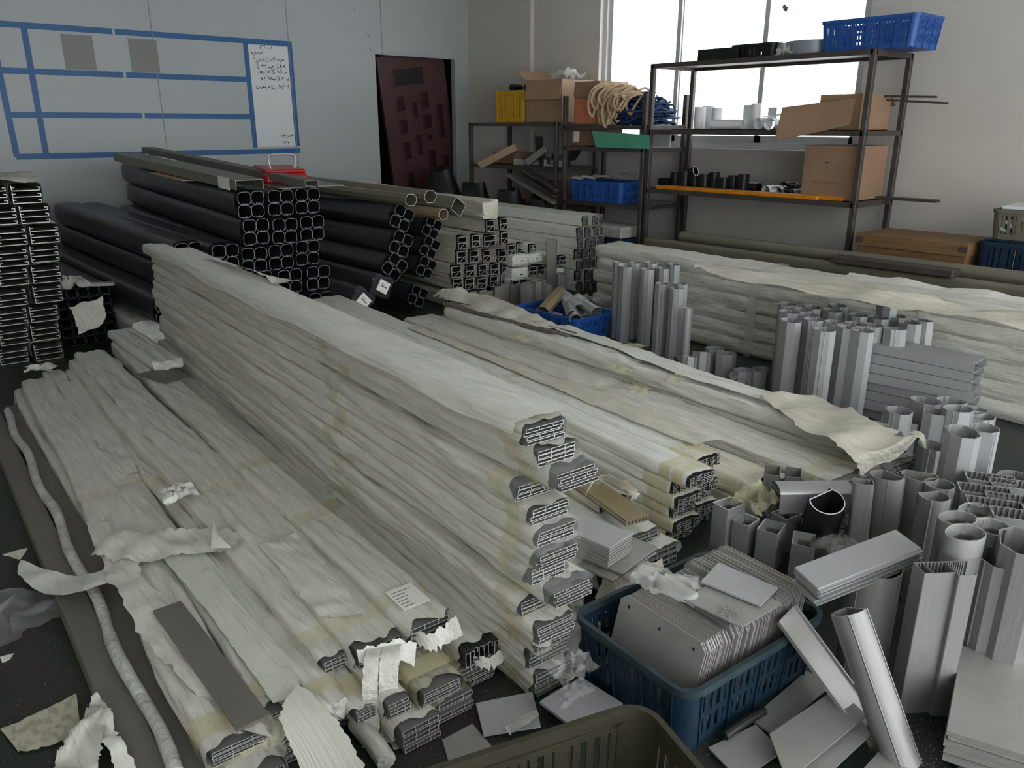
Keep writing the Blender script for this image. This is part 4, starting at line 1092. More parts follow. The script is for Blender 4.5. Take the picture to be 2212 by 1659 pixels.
# ================================================================== white-wrapped square bundles behind (box sections)
W3 = [('highest', [(1058, 487, .105, .118), (1086, 482, .10, .115)]), ('second', [(997, 523, .11, .125), (1026, 519, .10, .12), (1057, 519, .14, .11), (1088, 513, .10, .12)]),
      ('third', [(995, 554, .11, .12), (1023, 552, .11, .12), (1050, 551, .10, .115), (1083, 552, .11, .12), (1103, 539, .1, .115), (1124, 536, .1, .115)]),
      ('fourth', [(985, 586, .12, .115), (1015, 584, .11, .115), (1041, 582, .10, .115), (1067, 580, .10, .115), (1090, 576, .10, .115)]),
      ('fifth', [(988, 611, .12, .1), (1013, 612, .11, .115), (1040, 611, .11, .11), (1065, 606, .10, .11), (1089, 602, .10, .11)])]
for rn, row in W3:
    for i, (px, py, w, h) in enumerate(row):
        c = aty(px, py, 5.3)
        lab = 'white-wrapped box-section bundle in the %s row of the square-ended stack, %s from left' % (rn, ORD[i])
        bundle('box_bundle', lab, 'bundle', V((c.x, 5.3, c.z - h / 2)), V((c.x + .08, 8.0, c.z - h / 2)), w, h, 'bundles of the square-ended stack', 'paper_warm', 20, 28, .004, .012, (), 'box2', 1, 1, prot=.014, r=.006)
for i in range(6):
    x = 4.08 + .105 * i
    bundle('box_bundle', 'white-wrapped bundle in the floor row of the square-ended stack, %s from left' % ORD[i], 'bundle', V((x, 5.42, .0)), V((x + .08, 8.0, .0)), .10, .13, 'bundles of the square-ended stack', 'paper_warm', 12, 26, .004, .012, (), 'box2')
for i, (px, py, w, h, lab, kd) in enumerate(((1125, 563, .19, .10, 'upper white bundle with closed labelled end beside the square-ended stack', None), (1124, 592, .19, .11, 'lower white bundle with closed labelled end beside the square-ended stack', None),
                                         (1157, 558, .15, .085, 'small white bundle with closed end behind the standing tube', None), (1158, 583, .19, .10, 'bundle showing two dark cells right of the labelled ends', 'box2'), (1120, 612, .19, .09, 'low bundle with a dark end above the upright plates', 'box2'),
                                         (1150, 536, .10, .08, 'small dark-ended bundle on the right shoulder of the square-ended stack', 'box2'), (1208, 562, .17, .1, 'bundle with black square ends right of the standing tube', 'box2'), (1205, 592, .15, .1, 'white closed bundle below the black square ends', None))):
    c = aty(px, py, 5.22)
    root = bundle('end_bundle', lab, 'bundle', V((c.x, 5.22, c.z - h / 2)), V((c.x + .1, 8.0, c.z - h / 2)), w, h, 'closed white bundles beside the square-ended stack', 'paper_white', 20, 26, .004, .01, (), kd, 2 if kd else 1, 1, cap_near=kd is None)
    if kd is None:
        s = mk('sticker', MB().box(-w * .3, w * .3, -.02, -.016, h * .3, h * .7), 'label_white', root)
        mk('print', MB().box(-w * .08, w * .08, -.0215, -.0201, h * .45, h * .55), 'ink', s)
for i in range(4):
    bundle('base_bundle', 'wrapped bundle on the floor under the labelled white ends, %s from left' % ORD[i], 'bundle', V((4.80 + .12 * i, 5.3, 0)), V((4.85 + .12 * i, 8, 0)), .115, .12, 'floor bundles under the labelled ends', 'paper', 12, 26, .004, .01, (), None, cap_near=True)
c = aty(1035, 428, 5.0)
bundle('fat_bundle', 'fat white bundle with a closed end lying on top of the square-ended stack', 'bundle', V((4.36, 5.2, .745)), V((4.55, 7.9, .80)), .15, .14, None, 'paper_warm', 40, 30, .008, .01, (), None, cap_near=True)
bundle('fat_bundle', 'second fat white bundle behind the one on the square-ended stack', 'bundle', V((4.62, 5.5, .745)), V((4.62, 7.9, .76)), .15, .12, None, 'paper_white', 40, 30, .008, .01, (), None, cap_near=True)
# ------------------------------------------------------------------ finned-profile stack right of it
for col in range(4):
    for r_ in range(7):
        h = .1; w = .086
        x = 5.36 + .0935 * col
        if r_ == 6 and col == 0: continue
        lab = 'white-wrapped finned bundle in the finned stack, column %s from left, %s from bottom' % (ORD[col], ORD[r_])
        rnd = random.Random(300 + col * 10 + r_)
        bundle('fin_bundle', lab, 'bundle', V((x + rnd.uniform(-.004, .004), 5.1 + rnd.uniform(-.03, .03), r_ * h)), V((x + .1, 8.3, r_ * h)), w, h - .002, 'bundles of the finned stack', 'paper_white', 24, 28, .005, .012, (), 'fins', prot=.012, r=.006)

# ================================================================== left edge: stack of channel bundles, open ends showing
rndc = random.Random(9)
for col in range(3):
    for g_ in range(9):
        h = .128
        zc = g_ * h
        lean = .022 * g_ if g_ < 6 else .022 * 6 - .03 * (g_ - 6)
        x = .66 + .185 * col + lean * .9 + rndc.uniform(-.012, .012)
        rootb = bundle('channel_bundle', 'bundle of C channels in the stack at the left edge, column %s, %s from bottom' % (ORD[col], ORD[g_]), 'bundle',
                       V((x, 5.9 + rndc.uniform(-.03, .03), zc)), V((x + .1, 8.2, zc)), .18, h - .002, 'channel bundles at the left edge', 'paper', 14, 26, .006, .012, (), 'channel', 1, 3, prot=.02)
drape('paper_sheet', 'crumpled paper sheet on top of the channel stack at left edge', [V((.75, 5.88, 1.17)), V((.85, 6.3, 1.19)), V((.9, 6.8, 1.18))], [V((1.2, 5.88, 1.158)), V((1.2, 6.3, 1.19)), V((1.2, 6.8, 1.16))], 'paper_warm', 22.0, .03, 10, 8, freq=6)
# dark banded bundle, white bundle and papers between that stack and the dark tubes
root = thing('banded_bundle', 'dark bundle of small square profiles bound with film on the floor', 'bundle', T(1.36, 6.1, 0))
mk('black_film', wrap_mb(1.6, .36, .42, 5.5, 16, 40, .004, .012, r=.02, y0=.01), 'black_wrap', root)
for i in range(5):
    for j in range(6): mk('square_profile', MB().tube(rrect(.064, .064, .006, 1), .003, 0, .3), ['tube_dark', 'tube_dark'], root, T(-.14 + .07 * i, -.006, .04 + .069 * j) @ RX(-90)) if (i, j) == (0, 0) else put('square_profile', bpy.data.meshes['square_profile'], root, T(-.14 + .07 * i, -.006, .04 + .069 * j) @ RX(-90))
one('paper_sheet', crumple(MB(), (0, 0, 0), .3, .35, .09, 41.0, 16), 'paper', 'torn paper hanging at the top of the dark banded bundle', 'paper', T(1.25, 6.2, .425), angle=75)
one('metal_scrap', MB().box(-.03, .03, -.1, .1, 0, .02), 'alu_bright', 'small bright metal scrap on the dark banded bundle', 'offcut', T(1.46, 6.05, .425) @ RZ(60))
drape('paper_sheet', 'wrinkled paper flap hanging beside the channel stack at left edge', [V((1.2, 5.8, .36)), V((1.2, 5.72, .24)), V((1.2, 5.7, .17))], [V((1.42, 5.85, .38)), V((1.40, 5.75, .26)), V((1.34, 5.72, .2))], 'paper', 25.0, .04, 8, 8, freq=9)
bundle('clear_bundle', 'pale film-wrapped short bundle on the floor by the dark tubes', 'bundle', V((1.66, 5.75, 0)), V((1.72, 8.0, 0)), .2, .19, None, 'paper_white', 30, 30, .01, .01, (), None, cap_near=True, film_end=.04)
one('wood_bearer', MB().bevbox(-.5, .6, -.05, .05, 0, .235, .004), 'wood', 'wooden bearer under the far ends of the left dark stack', 'beam', T(2.3, 7.85, 0))
one('wood_bearer', MB().bevbox(-.5, .6, -.05, .05, 0, .138, .004), 'wood', 'wooden bearer under the near ends of the left dark stack', 'beam', T(2.3, 5.7, 0))

# ================================================================== low wide pile of paper-wrapped bundles, front left
G = 'bundles of the low front pile'
for i in range(6):
    bundle('paper_bundle', 'paper-wrapped bundle in the floor layer of the low front pile, %s from the grey bars' % ORD[i], 'bundle', V((.53 + .124 * i, 1.46 + (.03, .09, .10, -.08, -.06, .0)[i], 0)), V((.74 + .145 * i, 5.05, 0)), .122, .072, G,
           'paper' if i < 4 else 'paper_dirty', 70, 40, .008, .025, (.08,), 'flat', 1, 4, prot=.02, wave=.02)
low = [  # near x, near y, z0, far x, far y, w, h, kind, label
    (.515, 1.56, .073, .80, 5.0, .15, .05, 'flat', 'torn paper bundle at the outer edge of the low front pile beside the grey bars'),
    (.643, 1.60, .080, .91, 5.12, .10, .045, 'flat', 'flat paper bundle under the ribbed white sheet of the low front pile'),
    (.732, 1.50, .073, 1.00, 5.05, .072, .062, None, 'narrow bundle with a rounded taped end in the low front pile'),
    (.800, 1.47, .073, 1.08, 5.15, .064, .045, 'flat', 'narrow sunken bundle right of the rounded taped end'),
    (.868, 1.42, .073, 1.16, 5.18, .072, .056, 'flat', 'bundle with yellow tape behind the hanging paper strips of the low front pile'),
    (.985, 1.40, .073, 1.30, 5.18, .125, .055, 'flat', 'dirty bundle with a printed sticker low in the near end of the front pile'),
    (1.165, 1.46, .073, 1.47, 5.16, .125, .06, 'fold', 'paper bundle with seven folded strips showing at its open end')]
for (ax_, ay_, z0, bx_, by_, w, h, kd, lab) in low:
    bundle('paper_bundle', lab, 'bundle', V((ax_, ay_, z0)), V((bx_, by_, z0)), w, h, G, 'paper_dirty' if 'dirty' in lab else 'paper', 120, 52, .008, .03, (.07, 1.6) if kd != 'fold' else (1.0,),
           kd, 7 if kd == 'fold' else 1, 1 if kd == 'fold' else 4, prot=.02, cap_near=kd is None, puff=.002, wave=.02, tape0='tape_strong')
bundle('paper_bundle', 'wide top bundle with torn hanging paper at its near end, low front pile', 'bundle', V((.925, 1.57, .13)), V((1.12, 5.15, .135)), .165, .06, G, 'paper', 120, 56, .009, .04, (.12, 1.2), 'flat', 1, 4, prot=.01, puff=.002, wave=.015, r=.008)
bundle('paper_bundle', 'long straight top bundle with printed label at its near end, low front pile', 'bundle', V((1.05, 1.53, .145)), V((1.33, 5.2, .145)), .135, .075, G, 'paper', 120, 56, .006, .035, (.14, .75, 1.3), 'flat', 1, 4, wave=.010, r=.008, prot=.01, sticker=(.06, .085, .11))
bundle('paper_bundle', 'slim top bundle left of the wide one in the low front pile', 'bundle', V((.805, 1.62, .13)), V((1.03, 5.1, .137)), .075, .042, G, 'paper', 110, 44, .008, .03, (.1,), 'flat', 1, 3, prot=.01, puff=.002, wave=.02)
bundle('short_bundle', 'short flat bundle lying askew on the far end of the low front pile', 'bundle', V((1.33, 4.35, .222)), V((1.35, 5.28, .224)), .15, .05, None, 'paper_white', 40, 36, .006, .02, (), None, cap_near=True)
one('grey_plate', MB().bevbox(-.07, .07, -.13, .13, 0, .004, .001), 'bar_grey', 'bare grey plate lying on the far part of the low front pile', 'plate', T(at(350, 812, .228)) @ RZ(15))
# loose sheets and strips over the pile
def dr(name, label, l, r, m, seed, amp=.012, nv=10, n=10, freq=8, ragged=.012, cat='paper'):
    return drape(name, label, [at(*q) for q in l], [at(*q) for q in r], m, seed, amp, nv, n, cat, freq, ragged)
dr('paper_sheet', 'ribbed white sheet lying along the low front pile', [(300, 1150, .150), (390, 1250, .145), (500, 1390, .142), (590, 1520, .140)], [(395, 1140, .150), (500, 1260, .145), (585, 1370, .142), (660, 1500, .140)], 'paper_ribbed', 31., .006, 12, 12, 6)
dr('paper_sheet', 'ribbed white sheet folding down over the near end of the low front pile', [(640, 1480, .165), (605, 1545, .155), (640, 1640, .11), (690, 1760, .02)], [(665, 1490, .165), (730, 1560, .155), (790, 1660, .11), (860, 1800, .02)], 'paper_ribbed', 33., .006, 12, 12, 5)
dr('paper_sheet', 'torn paper lying across the outer bundle of the low front pile', [(185, 1130, .130), (230, 1240, .135), (300, 1360, .133), (400, 1480, .132), (500, 1570, .130)], [(235, 1130, .145), (300, 1230, .148), (380, 1340, .147), (470, 1450, .142), (590, 1600, .14)], 'paper', 35., .012, 12, 12, 9, .03)
one('bare_profile', MB().box(-.04, .04, 0, .62, 0, .008), 'bar_grey', 'bare grey profile showing in the torn paper of the outer bundle', 'profile', frame(at(548, 1565, .1465), at(385, 1345, .1485)))
dr('paper_sheet', 'torn sheet lying across the middle of the low front pile', [(195, 1205, .14), (300, 1210, .155), (420, 1195, .165), (520, 1180, .2)], [(235, 1165, .14), (330, 1150, .16), (430, 1140, .175), (530, 1150, .20)], 'paper', 37., .022, 10, 12, 10, .03)
one('paper_peak', ribbon(MB(), [at(455, 1185, .18), at(500, 1185, .19)], [at(462, 1110, .24), at(470, 1150, .22)], 5, .006, 4), 'paper_white', 'pointed torn paper tip standing up on the low front pile', 'paper', angle=70)
dr('paper_strip', 'long paper strip trailing from the pile over the grey bars', [(300, 1195, .145), (235, 1225, .13), (165, 1245, .07), (90, 1225, .055), (5, 1200, .03)], [(312, 1212, .145), (245, 1255, .13), (120, 1288, .07), (40, 1240, .05), (60, 1185, .03)], 'paper_white', 39., .008, 8, 10, 9, .006)
for k, (px, py, s_) in enumerate(((385, 1070, .12), (480, 1090, .0), (90, 800, .14), (250, 790, .12), (330, 790, .1))):
    if s_: one('paper_scrap', crumple(MB(), (0, 0, 0), s_, s_ * 1.1, .05, 51 + k * 2.7, 14, 30 * k), 'paper_white' if k < 2 else 'paper', 'crumpled paper scrap on the low front pile, %s' % ('near the middle by a torn sheet', '', 'at the far outer end', 'at the far end near the channel stack', 'beside the bare grey plate')[k], 'paper', T(at(px, py, .14 if k else .2)), None, 75)
# paper strips hanging down at the near end
Pq = at(800, 1405, .205); Pr = at(828, 1400, .205)
def hang(P, wv, length, seed, label, out=.02):
    t_ = V((-.25, -.3, 0)).normalized()
    l = [P, P + t_ * .05 + V((0, 0, -.004)), P + t_ * (.08 + out) + V((0, 0, -length * .3)), P + t_ * (.085 + out) + V((0, 0, -length * .93)), P + t_ * (.13 + out) + V((0, 0, -length * .98))]
    return one('paper_strip', ribbon(MB(), l, [q + wv for q in l], 6, .003, seed, 10, 14, .003), 'paper', label, 'paper', angle=75)
hang(at(792, 1402, .2), V((.033, -.02, 0)), .185, 2.0, 'left paper strip hanging from the low front pile to the floor')
hang(at(826, 1398, .2), V((.045, -.02, 0)), .19, 5.0, 'right paper strip hanging from the low front pile to the floor', .012)
dr('paper_sheet', 'torn white sheet flopping over the near end of the wide top bundle', [(770, 1405, .2), (800, 1395, .205), (850, 1385, .205), (900, 1390, .19)], [(775, 1435, .175), (810, 1440, .165), (860, 1430, .165), (895, 1440, .15)], 'paper_white', 41., .012, 8, 8, 14, .02)
dr('paper_sheet', 'torn paper around the near end of the labelled top bundle', [(885, 1345, .21), (920, 1372, .19), (950, 1360, .2), (985, 1335, .2)], [(880, 1375, .165), (925, 1410, .15), (960, 1395, .16), (1000, 1370, .16)], 'paper_white', 43., .012, 8, 8, 14, .02)
dr('paper_sheet', 'torn paper curling under the seven folded strips', [(1000, 1410, .085), (1040, 1425, .08), (1085, 1405, .085), (1105, 1395, .09)], [(1005, 1430, .06), (1045, 1448, .05), (1085, 1430, .055), (1100, 1415, .06)], 'paper', 45., .012, 8, 8, 14, .02)
one('paper_roll', MB().pipe([at(770, 1560, .03), at(805, 1600, .03), at(835, 1645, .03)], .025, 10), 'paper', 'rolled paper tube on the floor under the hanging strips', 'paper', angle=70)
sack('paper_wad', 'crumpled paper wad at the near corner of the low front pile', at(560, 1650, .0) + V((0, .02, 0)), .2, .14, .12, 14, 'paper_dirty')
# ------------------------------------------------------------------ grey bars on the floor at far left
for k, (a, b) in enumerate(((V((.335, 1.60, 0)), V((.53, 4.75, 0))), (V((.425, 1.56, 0)), V((.645, 4.85, 0))))):
    root = thing('grey_bar', ('outer' if k == 0 else 'inner') + ' long grey flat bar on the floor beside the low front pile', 'bar', frame(a, b), 'long grey bars on the floor')
    L = (b - a).length
    mk('bar_body', MB().bevbox(-.042, .042, 0, L, 0, .045, .004), 'bar_grey', root)
    mk('edge_lip', MB().box(-.046, -.042, .01, L, .006, .022).box(.042, .046, .01, L, .006, .022), 'olive_alu', root)
mb = MB(); pts = []
for i in range(40):
    u = i / 39; y = 1.62 + 3.1 * u
    pts.append(V((.383 + .205 * u + .008 * math.sin(9 * u * 3), y, .058 + .004 * math.sin(u * 50))))
mb.pipe(pts, [.018 + .005 * nz(i * .6, 3) for i in range(40)], 10)
one('foam_strip', mb, 'foam', 'twisted white foam strip lying between the two grey bars', 'foam', angle=70)
# floor litter at the lower left
def plate(label, corners, th, m, name='plate', cat='plate', group=None):
    up = V((0, 0, th)); b = MB().hexa([c for c in corners] + [c + up for c in corners])
    return one(name, b, m, label, cat, None, group)
dr('paper_sheet', 'dirty paper sheet on the floor left of the grey bars', [(0, 1575, .006), (60, 1550, .006), (165, 1500, .006)], [(40, 1625, .006), (110, 1610, .006), (175, 1580, .006)], 'paper_dirty', 47., .004, 8, 8)
dr('paper_scrap', 'torn dirty paper twisted on the floor beside the outer grey bar', [(205, 1500, .05), (175, 1560, .03), (130, 1620, .01), (110, 1680, .004)], [(240, 1520, .05), (225, 1580, .07), (215, 1640, .03), (200, 1700, .004)], 'paper', 61., .03, 12, 10, 16, .02)
dr('paper_scrap', 'pale torn paper flap lying on the outer grey bar', [(195, 1545, .055), (215, 1600, .05), (250, 1659, .05)], [(235, 1530, .075), (255, 1590, .065), (300, 1659, .055)], 'paper_white', 63., .02, 10, 10, 16, .015)
for k, (l_, r_, lab) in enumerate((
        ([(120, 830, .135), (190, 930, .135), (250, 1030, .135)], [(165, 820, .138), (240, 920, .138), (300, 1020, .136)], 'long torn paper strip lying on the outer far part of the low front pile'),
        ([(330, 850, .150), (395, 930, .150), (440, 1000, .15)], [(400, 850, .215), (470, 930, .215), (520, 990, .215)], 'paper sheet draped between two top bundles at the far half of the low front pile'),
        ([(560, 1180, .206), (620, 1250, .206), (690, 1330, .206)], [(640, 1150, .21), (720, 1240, .21), (790, 1330, .21)], 'smooth paper sheet on the wide top bundle of the low front pile'),
        ([(265, 900, .13), (330, 1000, .13), (400, 1100, .13)], [(290, 890, .145), (365, 1000, .145), (430, 1090, .145)], 'narrow paper strip along the middle of the low front pile'),
        ([(430, 1240, .14), (520, 1350, .14), (600, 1440, .14)], [(455, 1225, .165), (550, 1340, .165), (640, 1440, .16)], 'narrow ribbed paper strip right of the ribbed white sheet'))):
    dr('paper_sheet', lab, l_, r_, ('paper', 'paper', 'paper', 'paper_white', 'paper_ribbed')[k], 130. + 7 * k, .012, 10, 12, 10, .014)
one('plastic_wrap', crumple(MB(), (0, 0, 0), .22, .3, .05, 65.0, 18, 10), 'film_clear', 'crumpled clear plastic film on the dark floor at the left edge', 'plastic wrap', T(at(35, 1330, 0)), None, 80)
plate('small torn white paper on the dark floor at the left edge', [at(0, 1420, .001), at(30, 1412, .001), at(22, 1424, .001), at(5, 1432, .001)], .002, 'paper_white', 'paper_scrap', 'paper')

# ================================================================== standing tubes
def sect(kind, s=1.0):
    if kind == 'oct': return cham(.125 * s, .09 * s, .03 * s, .026 * s)
    if kind == 'oct2': return cham(.115 * s, .10 * s, .034 * s, .03 * s)
    if kind == 'dee':
        R_ = .065 * s
        return [(R_ * math.cos(math.radians(a)), R_ * math.sin(math.radians(a))) for a in range(-125, 126, 10)]
    if kind == 'sq': return rrect(.085 * s, .085 * s, .014 * s)
    if kind == 'rect': return rrect(.09 * s, .07 * s, .003)
    if kind == 'round': return ring_poly(.06 * s, 30)
    if kind == 'eye':
        return [(.075 * s * math.cos(a), .05 * s * math.sin(a) * (1.0 if math.sin(a) > 0 else 1.15)) for a in [2 * math.pi * i / 30 for i in range(30)]]
def stand(name, label, px, py, h, kind, group, s=1.0, yaw=0, lean=0, ld=0, mats=('alu_blue', 'alu_bright'), z0=0.0, t=.0026, hooks=True, cat='tube'):
    top = at(px, py, h + z0)
    k = math.radians(ld)
    dx, dy = math.cos(k) * math.tan(math.radians(lean)) * h, math.sin(k) * math.tan(math.radians(lean)) * h
    P = V((top.x - dx, top.y - dy, z0))
    poly = sect(kind, s)
    root = put(name, None, None, upright(P, yaw, lean, ld)); root.empty_display_size = .05
    tag(root, label, cat, group)
    L = h / math.cos(math.radians(lean))
    mk('tube_wall', MB().tube(poly, t, 0, L), list(mats), root)
    if hooks:
        hk = MB()                                     # screw channels running down inside the corners
        xs = max(p[0] for p in poly); ysx = max(p[1] for p in poly)
        for sx in (-1, 1):
            for sy in (-1, 1):
                cx_, cy_ = sx * xs * .62, sy * ysx * .70
                hk.box(cx_ - .004, cx_ + .004, cy_ - .0012, cy_ + .0012, 0, L - .001).box(cx_ + sx * .003, cx_ + sx * .005, cy_ - .004, cy_ + .004, 0, L - .001)
        mk('screw_channel', hk, [mats[0]], root)
    return root
AB = ('alu_blue', 'alu_bright')
GA = [(1337, 566, .56, 'oct', 'rear left corner'), (1352, 575, .55, 'oct', 'front left corner'), (1371, 567, .56, 'oct2', 'rear, second from left'), (1399, 581, .55, 'oct2', 'front, third from left'),
      (1407, 567, .57, 'oct', 'rear middle'), (1432, 579, .55, 'oct', 'right of the middle'), (1456, 571, .57, 'oct', 'rear right corner'), (1431, 612, .52, 'oct2', 'front left of the shorter three'), (1470, 612, .54, 'oct', 'lower one behind the frontmost tube'),
      (1463, 622, .52, 'oct2', 'frontmost wide one')]
for i, (px, py, h, kd, w_) in enumerate(GA):
    stand('standing_tube', 'grey octagonal tube in the cluster by the blue crate, ' + w_, px, py, h, kd, 'tubes of the cluster by the blue crate', .84, 58 + (i * 37) % 20, 0, 0, AB)
stand('standing_tube', 'thin round tube standing at the right of the cluster by the blue crate', 1487, 665, .42, 'round', None, .45, 0, 0, 0, AB, hooks=False)
GB = [(1703, 656), (1706, 673), (1709, 692), (1735, 668), (1757, 663), (1748, 679), (1758, 689), (1799, 670), (1811, 659), (1781, 711), (1805, 696), (1830, 705), (1855, 680), (1850, 699), (1863, 713), (1884, 702), (1898, 685), (1938, 682), (1933, 709), (1966, 697), (1993, 692)]
for i, (px, py) in enumerate(GB):
    r_ = sorted(GB, key=lambda q: q[0]).index((px, py))
    stand('standing_tube', 'tall grey octagonal tube in the large standing cluster, %s from left' % ORD[r_], px, py, .50, 'oct' if i % 3 else 'oct2', 'tubes of the large standing cluster', 1.0, 48 + (i * 53) % 30, (i > 17) * 5, 45, AB)
stand('standing_tube', 'tallest grey tube rising above the large standing cluster', 1920, 641, .60, 'oct', None, 1.0, 55, 0, 0, AB)
GS = [(1488, 770, .13, 12, 'first'), (1516, 760, .15, 16, 'second'), (1544, 752, .15, 0, 'third'), (1568, 762, .15, 0, 'fourth'), (1605, 799, .12, 0, 'fifth'), (1642, 797, .13, 0, 'sixth')]
for i, (px, py, h, ln, w_) in enumerate(GS):
    stand('short_tube', 'short grey tube offcut between the two tall clusters, %s from left' % w_, px, py, h, 'oct' if i % 2 else 'oct2', 'short tube offcuts between the clusters', 1.0, 50 + 30 * i, ln, 30, AB)
p = at(1458, 785, .045)
tube_thing('short_tube', 'short grey tube lying on its side before the first short offcut', 'tube', cham(.1, .09, .026), .003, .16, T(p) @ RZ(60) @ RX(90), AB)
p = at(1592, 815, .045)
tube_thing('short_tube', 'dark-mouthed tube lying on its side between short offcuts', 'tube', cham(.1, .09, .026), .003, .15, T(p) @ RZ(-50) @ RX(90), AB)
GC = [(1942, 886, .26), (1999, 865, .28), (2055, 865, .28), (2030, 890, .27), (2070, 882, .30), (2102, 886, .26), (2120, 898, .26), (1968, 905, .2), (2016, 962, .25)]
for i, (px, py, h) in enumerate(GC):
    r_ = sorted(GC).index((px, py, h))
    stand('short_tube', 'medium grey tube before the stacked flat channels, %s from left' % ORD[r_], px, py, h, 'oct' if i % 2 else 'oct2', 'medium tubes before the stacked channels', 1.08, 48 + 23 * i, 0, 0, AB)
stand('flanged_tube', 'tall grey tube with a side flange standing out right of the centre clutter', 2080, 932, .42, 'oct', None, 1.15, 35, 0, 0, AB)
tp = at(2112, 932, .41)
one('flat_profile', MB().box(-.003, .003, -.04, .04, 0, .4).box(-.01, .003, .036, .042, 0, .4), 'alu_blue', 'flat grey profile standing against the flanged tall tube', 'profile', T(tp.x + .02, tp.y - .01, 0) @ RZ(20))
stand('standing_tube', 'ribbed grey tube standing behind the flanged tall tube', 2128, 924, .36, 'oct2', None, 1.0, 20, 0, 0, AB)
# stacked flat channels right of the large cluster
for i in range(8):
    c0 = V((4.13, 1.42, .02 + .05 * i)) + V((.0, .004 * ((i * 3) % 4), 0))
    mb = MB().box(-.09, .09, -.19, .33, .044, .047).box(-.09, -.086, -.19, .33, 0, .044).box(.086, .09, -.19, .33, 0, .044).box(-.086, -.07, -.19, .33, .0, .003).box(.07, .086, -.19, .33, 0, .003)
    one('flat_channel', mb, 'alu_blue', ('topmost' if i == 7 else 'lowest' if i == 0 else ORD[7 - i] + ' from top') + ' flat channel piece in the pile right of the large cluster', 'channel', T(c0) @ RZ(4 + (i * 5) % 7 - 3), 'flat channel pieces in a pile')
one('pallet_block', MB().bevbox(-.08, .08, -.15, .3, 0, .018, .003), 'wood', 'wooden batten under the pile of flat channel pieces', 'wood', T(4.13, 1.42, 0))
# right foreground: tubes and profiles of many sections
AR = ('alu_raw', 'alu_bright')
GD = [(1865, 1040, .36, 'sq', .75, 6, 'rounded square tube leaning beside the open half-round tubes'), (1916, 1026, .36, 'dee', .85, 4, 'open half-round tube with a curled lip, leftmost'), (1987, 1026, .34, 'dee', .9, 2, 'open half-round tube with a slot, second from left'),
      (2018, 1070, .38, 'dee', .7, 0, 'slim half-round tube in front of the slotted one'), (2030, 1045, .34, 'round', .8, 0, 'small round tube beside the flanged tall tube')]
for i, (px, py, h, kd, s, ln, lab) in enumerate(GD):
    stand('open_tube', lab, px, py, h, kd, None, s, 120 + 40 * i, ln, 45, AR)
GE = [(2068, 1118, .40, 'eye', .8, 'film-capped oval tube, upper left of the four'), (2084, 1150, .47, 'eye', .8, 'film-capped oval tube, nearest of the four'), (2106, 1102, .35, 'eye', .85, 'film-capped oval tube, farthest of the four'), (2146, 1138, .43, 'oct2', .9, 'film-capped octagonal tube, right of the oval ones')]
for i, (px, py, h, kd, s, lab) in enumerate(GE):
    r0 = stand('capped_tube', lab, px, py, h, kd, 'film-capped tubes', s, -20 + 8 * i, 0, 0, AR)
    poly = sect(kd, s * 1.03)
    rings = [[V((p_[0] * k_, p_[1] * k_, h + dz_ + .004 * nz(j * .8, i, dz_ * 40))) for j, p_ in enumerate(poly)] for k_, dz_ in ((1.0, -.05), (1.01, .0), (.95, .004), (.7, -.006), (.55, -.02))]
    mk('clear_film', MB().loft(rings, True), 'film_clear', r0, None, 80)
# comb-edged rectangular profiles
def comb(label, px, py, h, yaw, w=.16, d=.08):
    P = at(px, py, h); mb = MB(); t = .003
    mb.box(-w / 2, w / 2, -d / 2, -d / 2 + t, 0, h).box(-w / 2, w / 2, d / 2 - t, d / 2, 0, h).box(-w / 2, -w / 2 + t, -d / 2, d / 2, 0, h).box(w / 2 - t, w / 2, -d / 2, d / 2, 0, h)
    root = put('comb_profile', None, None, T(P.x, P.y, 0) @ RZ(yaw)); tag(root, label, 'profile', 'comb-edged profiles at the right edge')
    mk('profile_wall', mb, 'alu_raw', root)
    teeth = MB()
    for k in range(10):
        x = -w / 2 + w * (k + .5) / 10
        teeth.box(x - .0022, x + .0022, -d / 2 + t, -d / 2 + .012, 0, h + .001).box(x - .0022, x + .0022, d / 2 - .012, d / 2 - t, 0, h + .001)
    mk('comb_ribs', teeth, 'alu_raw', root)
    mk('cut_edge', MB().box(-w / 2, w / 2, -d / 2, -d / 2 + t, h, h + .0008).box(-w / 2, w / 2, d / 2 - t, d / 2, h, h + .0008).box(-w / 2, -w / 2 + t, -d / 2, d / 2, h, h + .0008).box(w / 2 - t, w / 2, -d / 2, d / 2, h, h + .0008), 'alu_bright', root)
CB = [(2140, 1032, .30, 'farthest left'), (2195, 1046, .30, 'farthest right'), (2128, 1058, .32, 'second row left'), (2190, 1078, .33, 'second row right'), (2150, 1088, .35, 'third row left'), (2205, 1112, .36, 'third row right'), (2186, 1158, .40, 'nearest')]
for px, py, h, lab in CB: comb('comb-edged rectangular profile standing at the right edge, ' + lab, px, py, h, -62)
stand('open_tube', 'half-round tube standing among the comb-edged profiles at the right edge', 2195, 1030, .3, 'dee', None, .9, 60, 0, 0, AR)
# tall ones at the far right bottom
for i, (px, py, h, kd, s, lab) in enumerate(((2215, 1170, .46, 'oct', 1.3, 'large tube cut by the right edge of the photo'), (2165, 1205, .40, 'oct2', 1.1, 'tube behind the slotted profile near the right edge'))):
    stand('open_tube', lab, px, py, h, kd, None, s, 20, 0, 0, AR)
r0 = stand('open_tube', 'big half-round tube under the slab of stacked panels', 1893, 1222, .335, 'dee', None, 1.05, 215, 0, 0, AR)
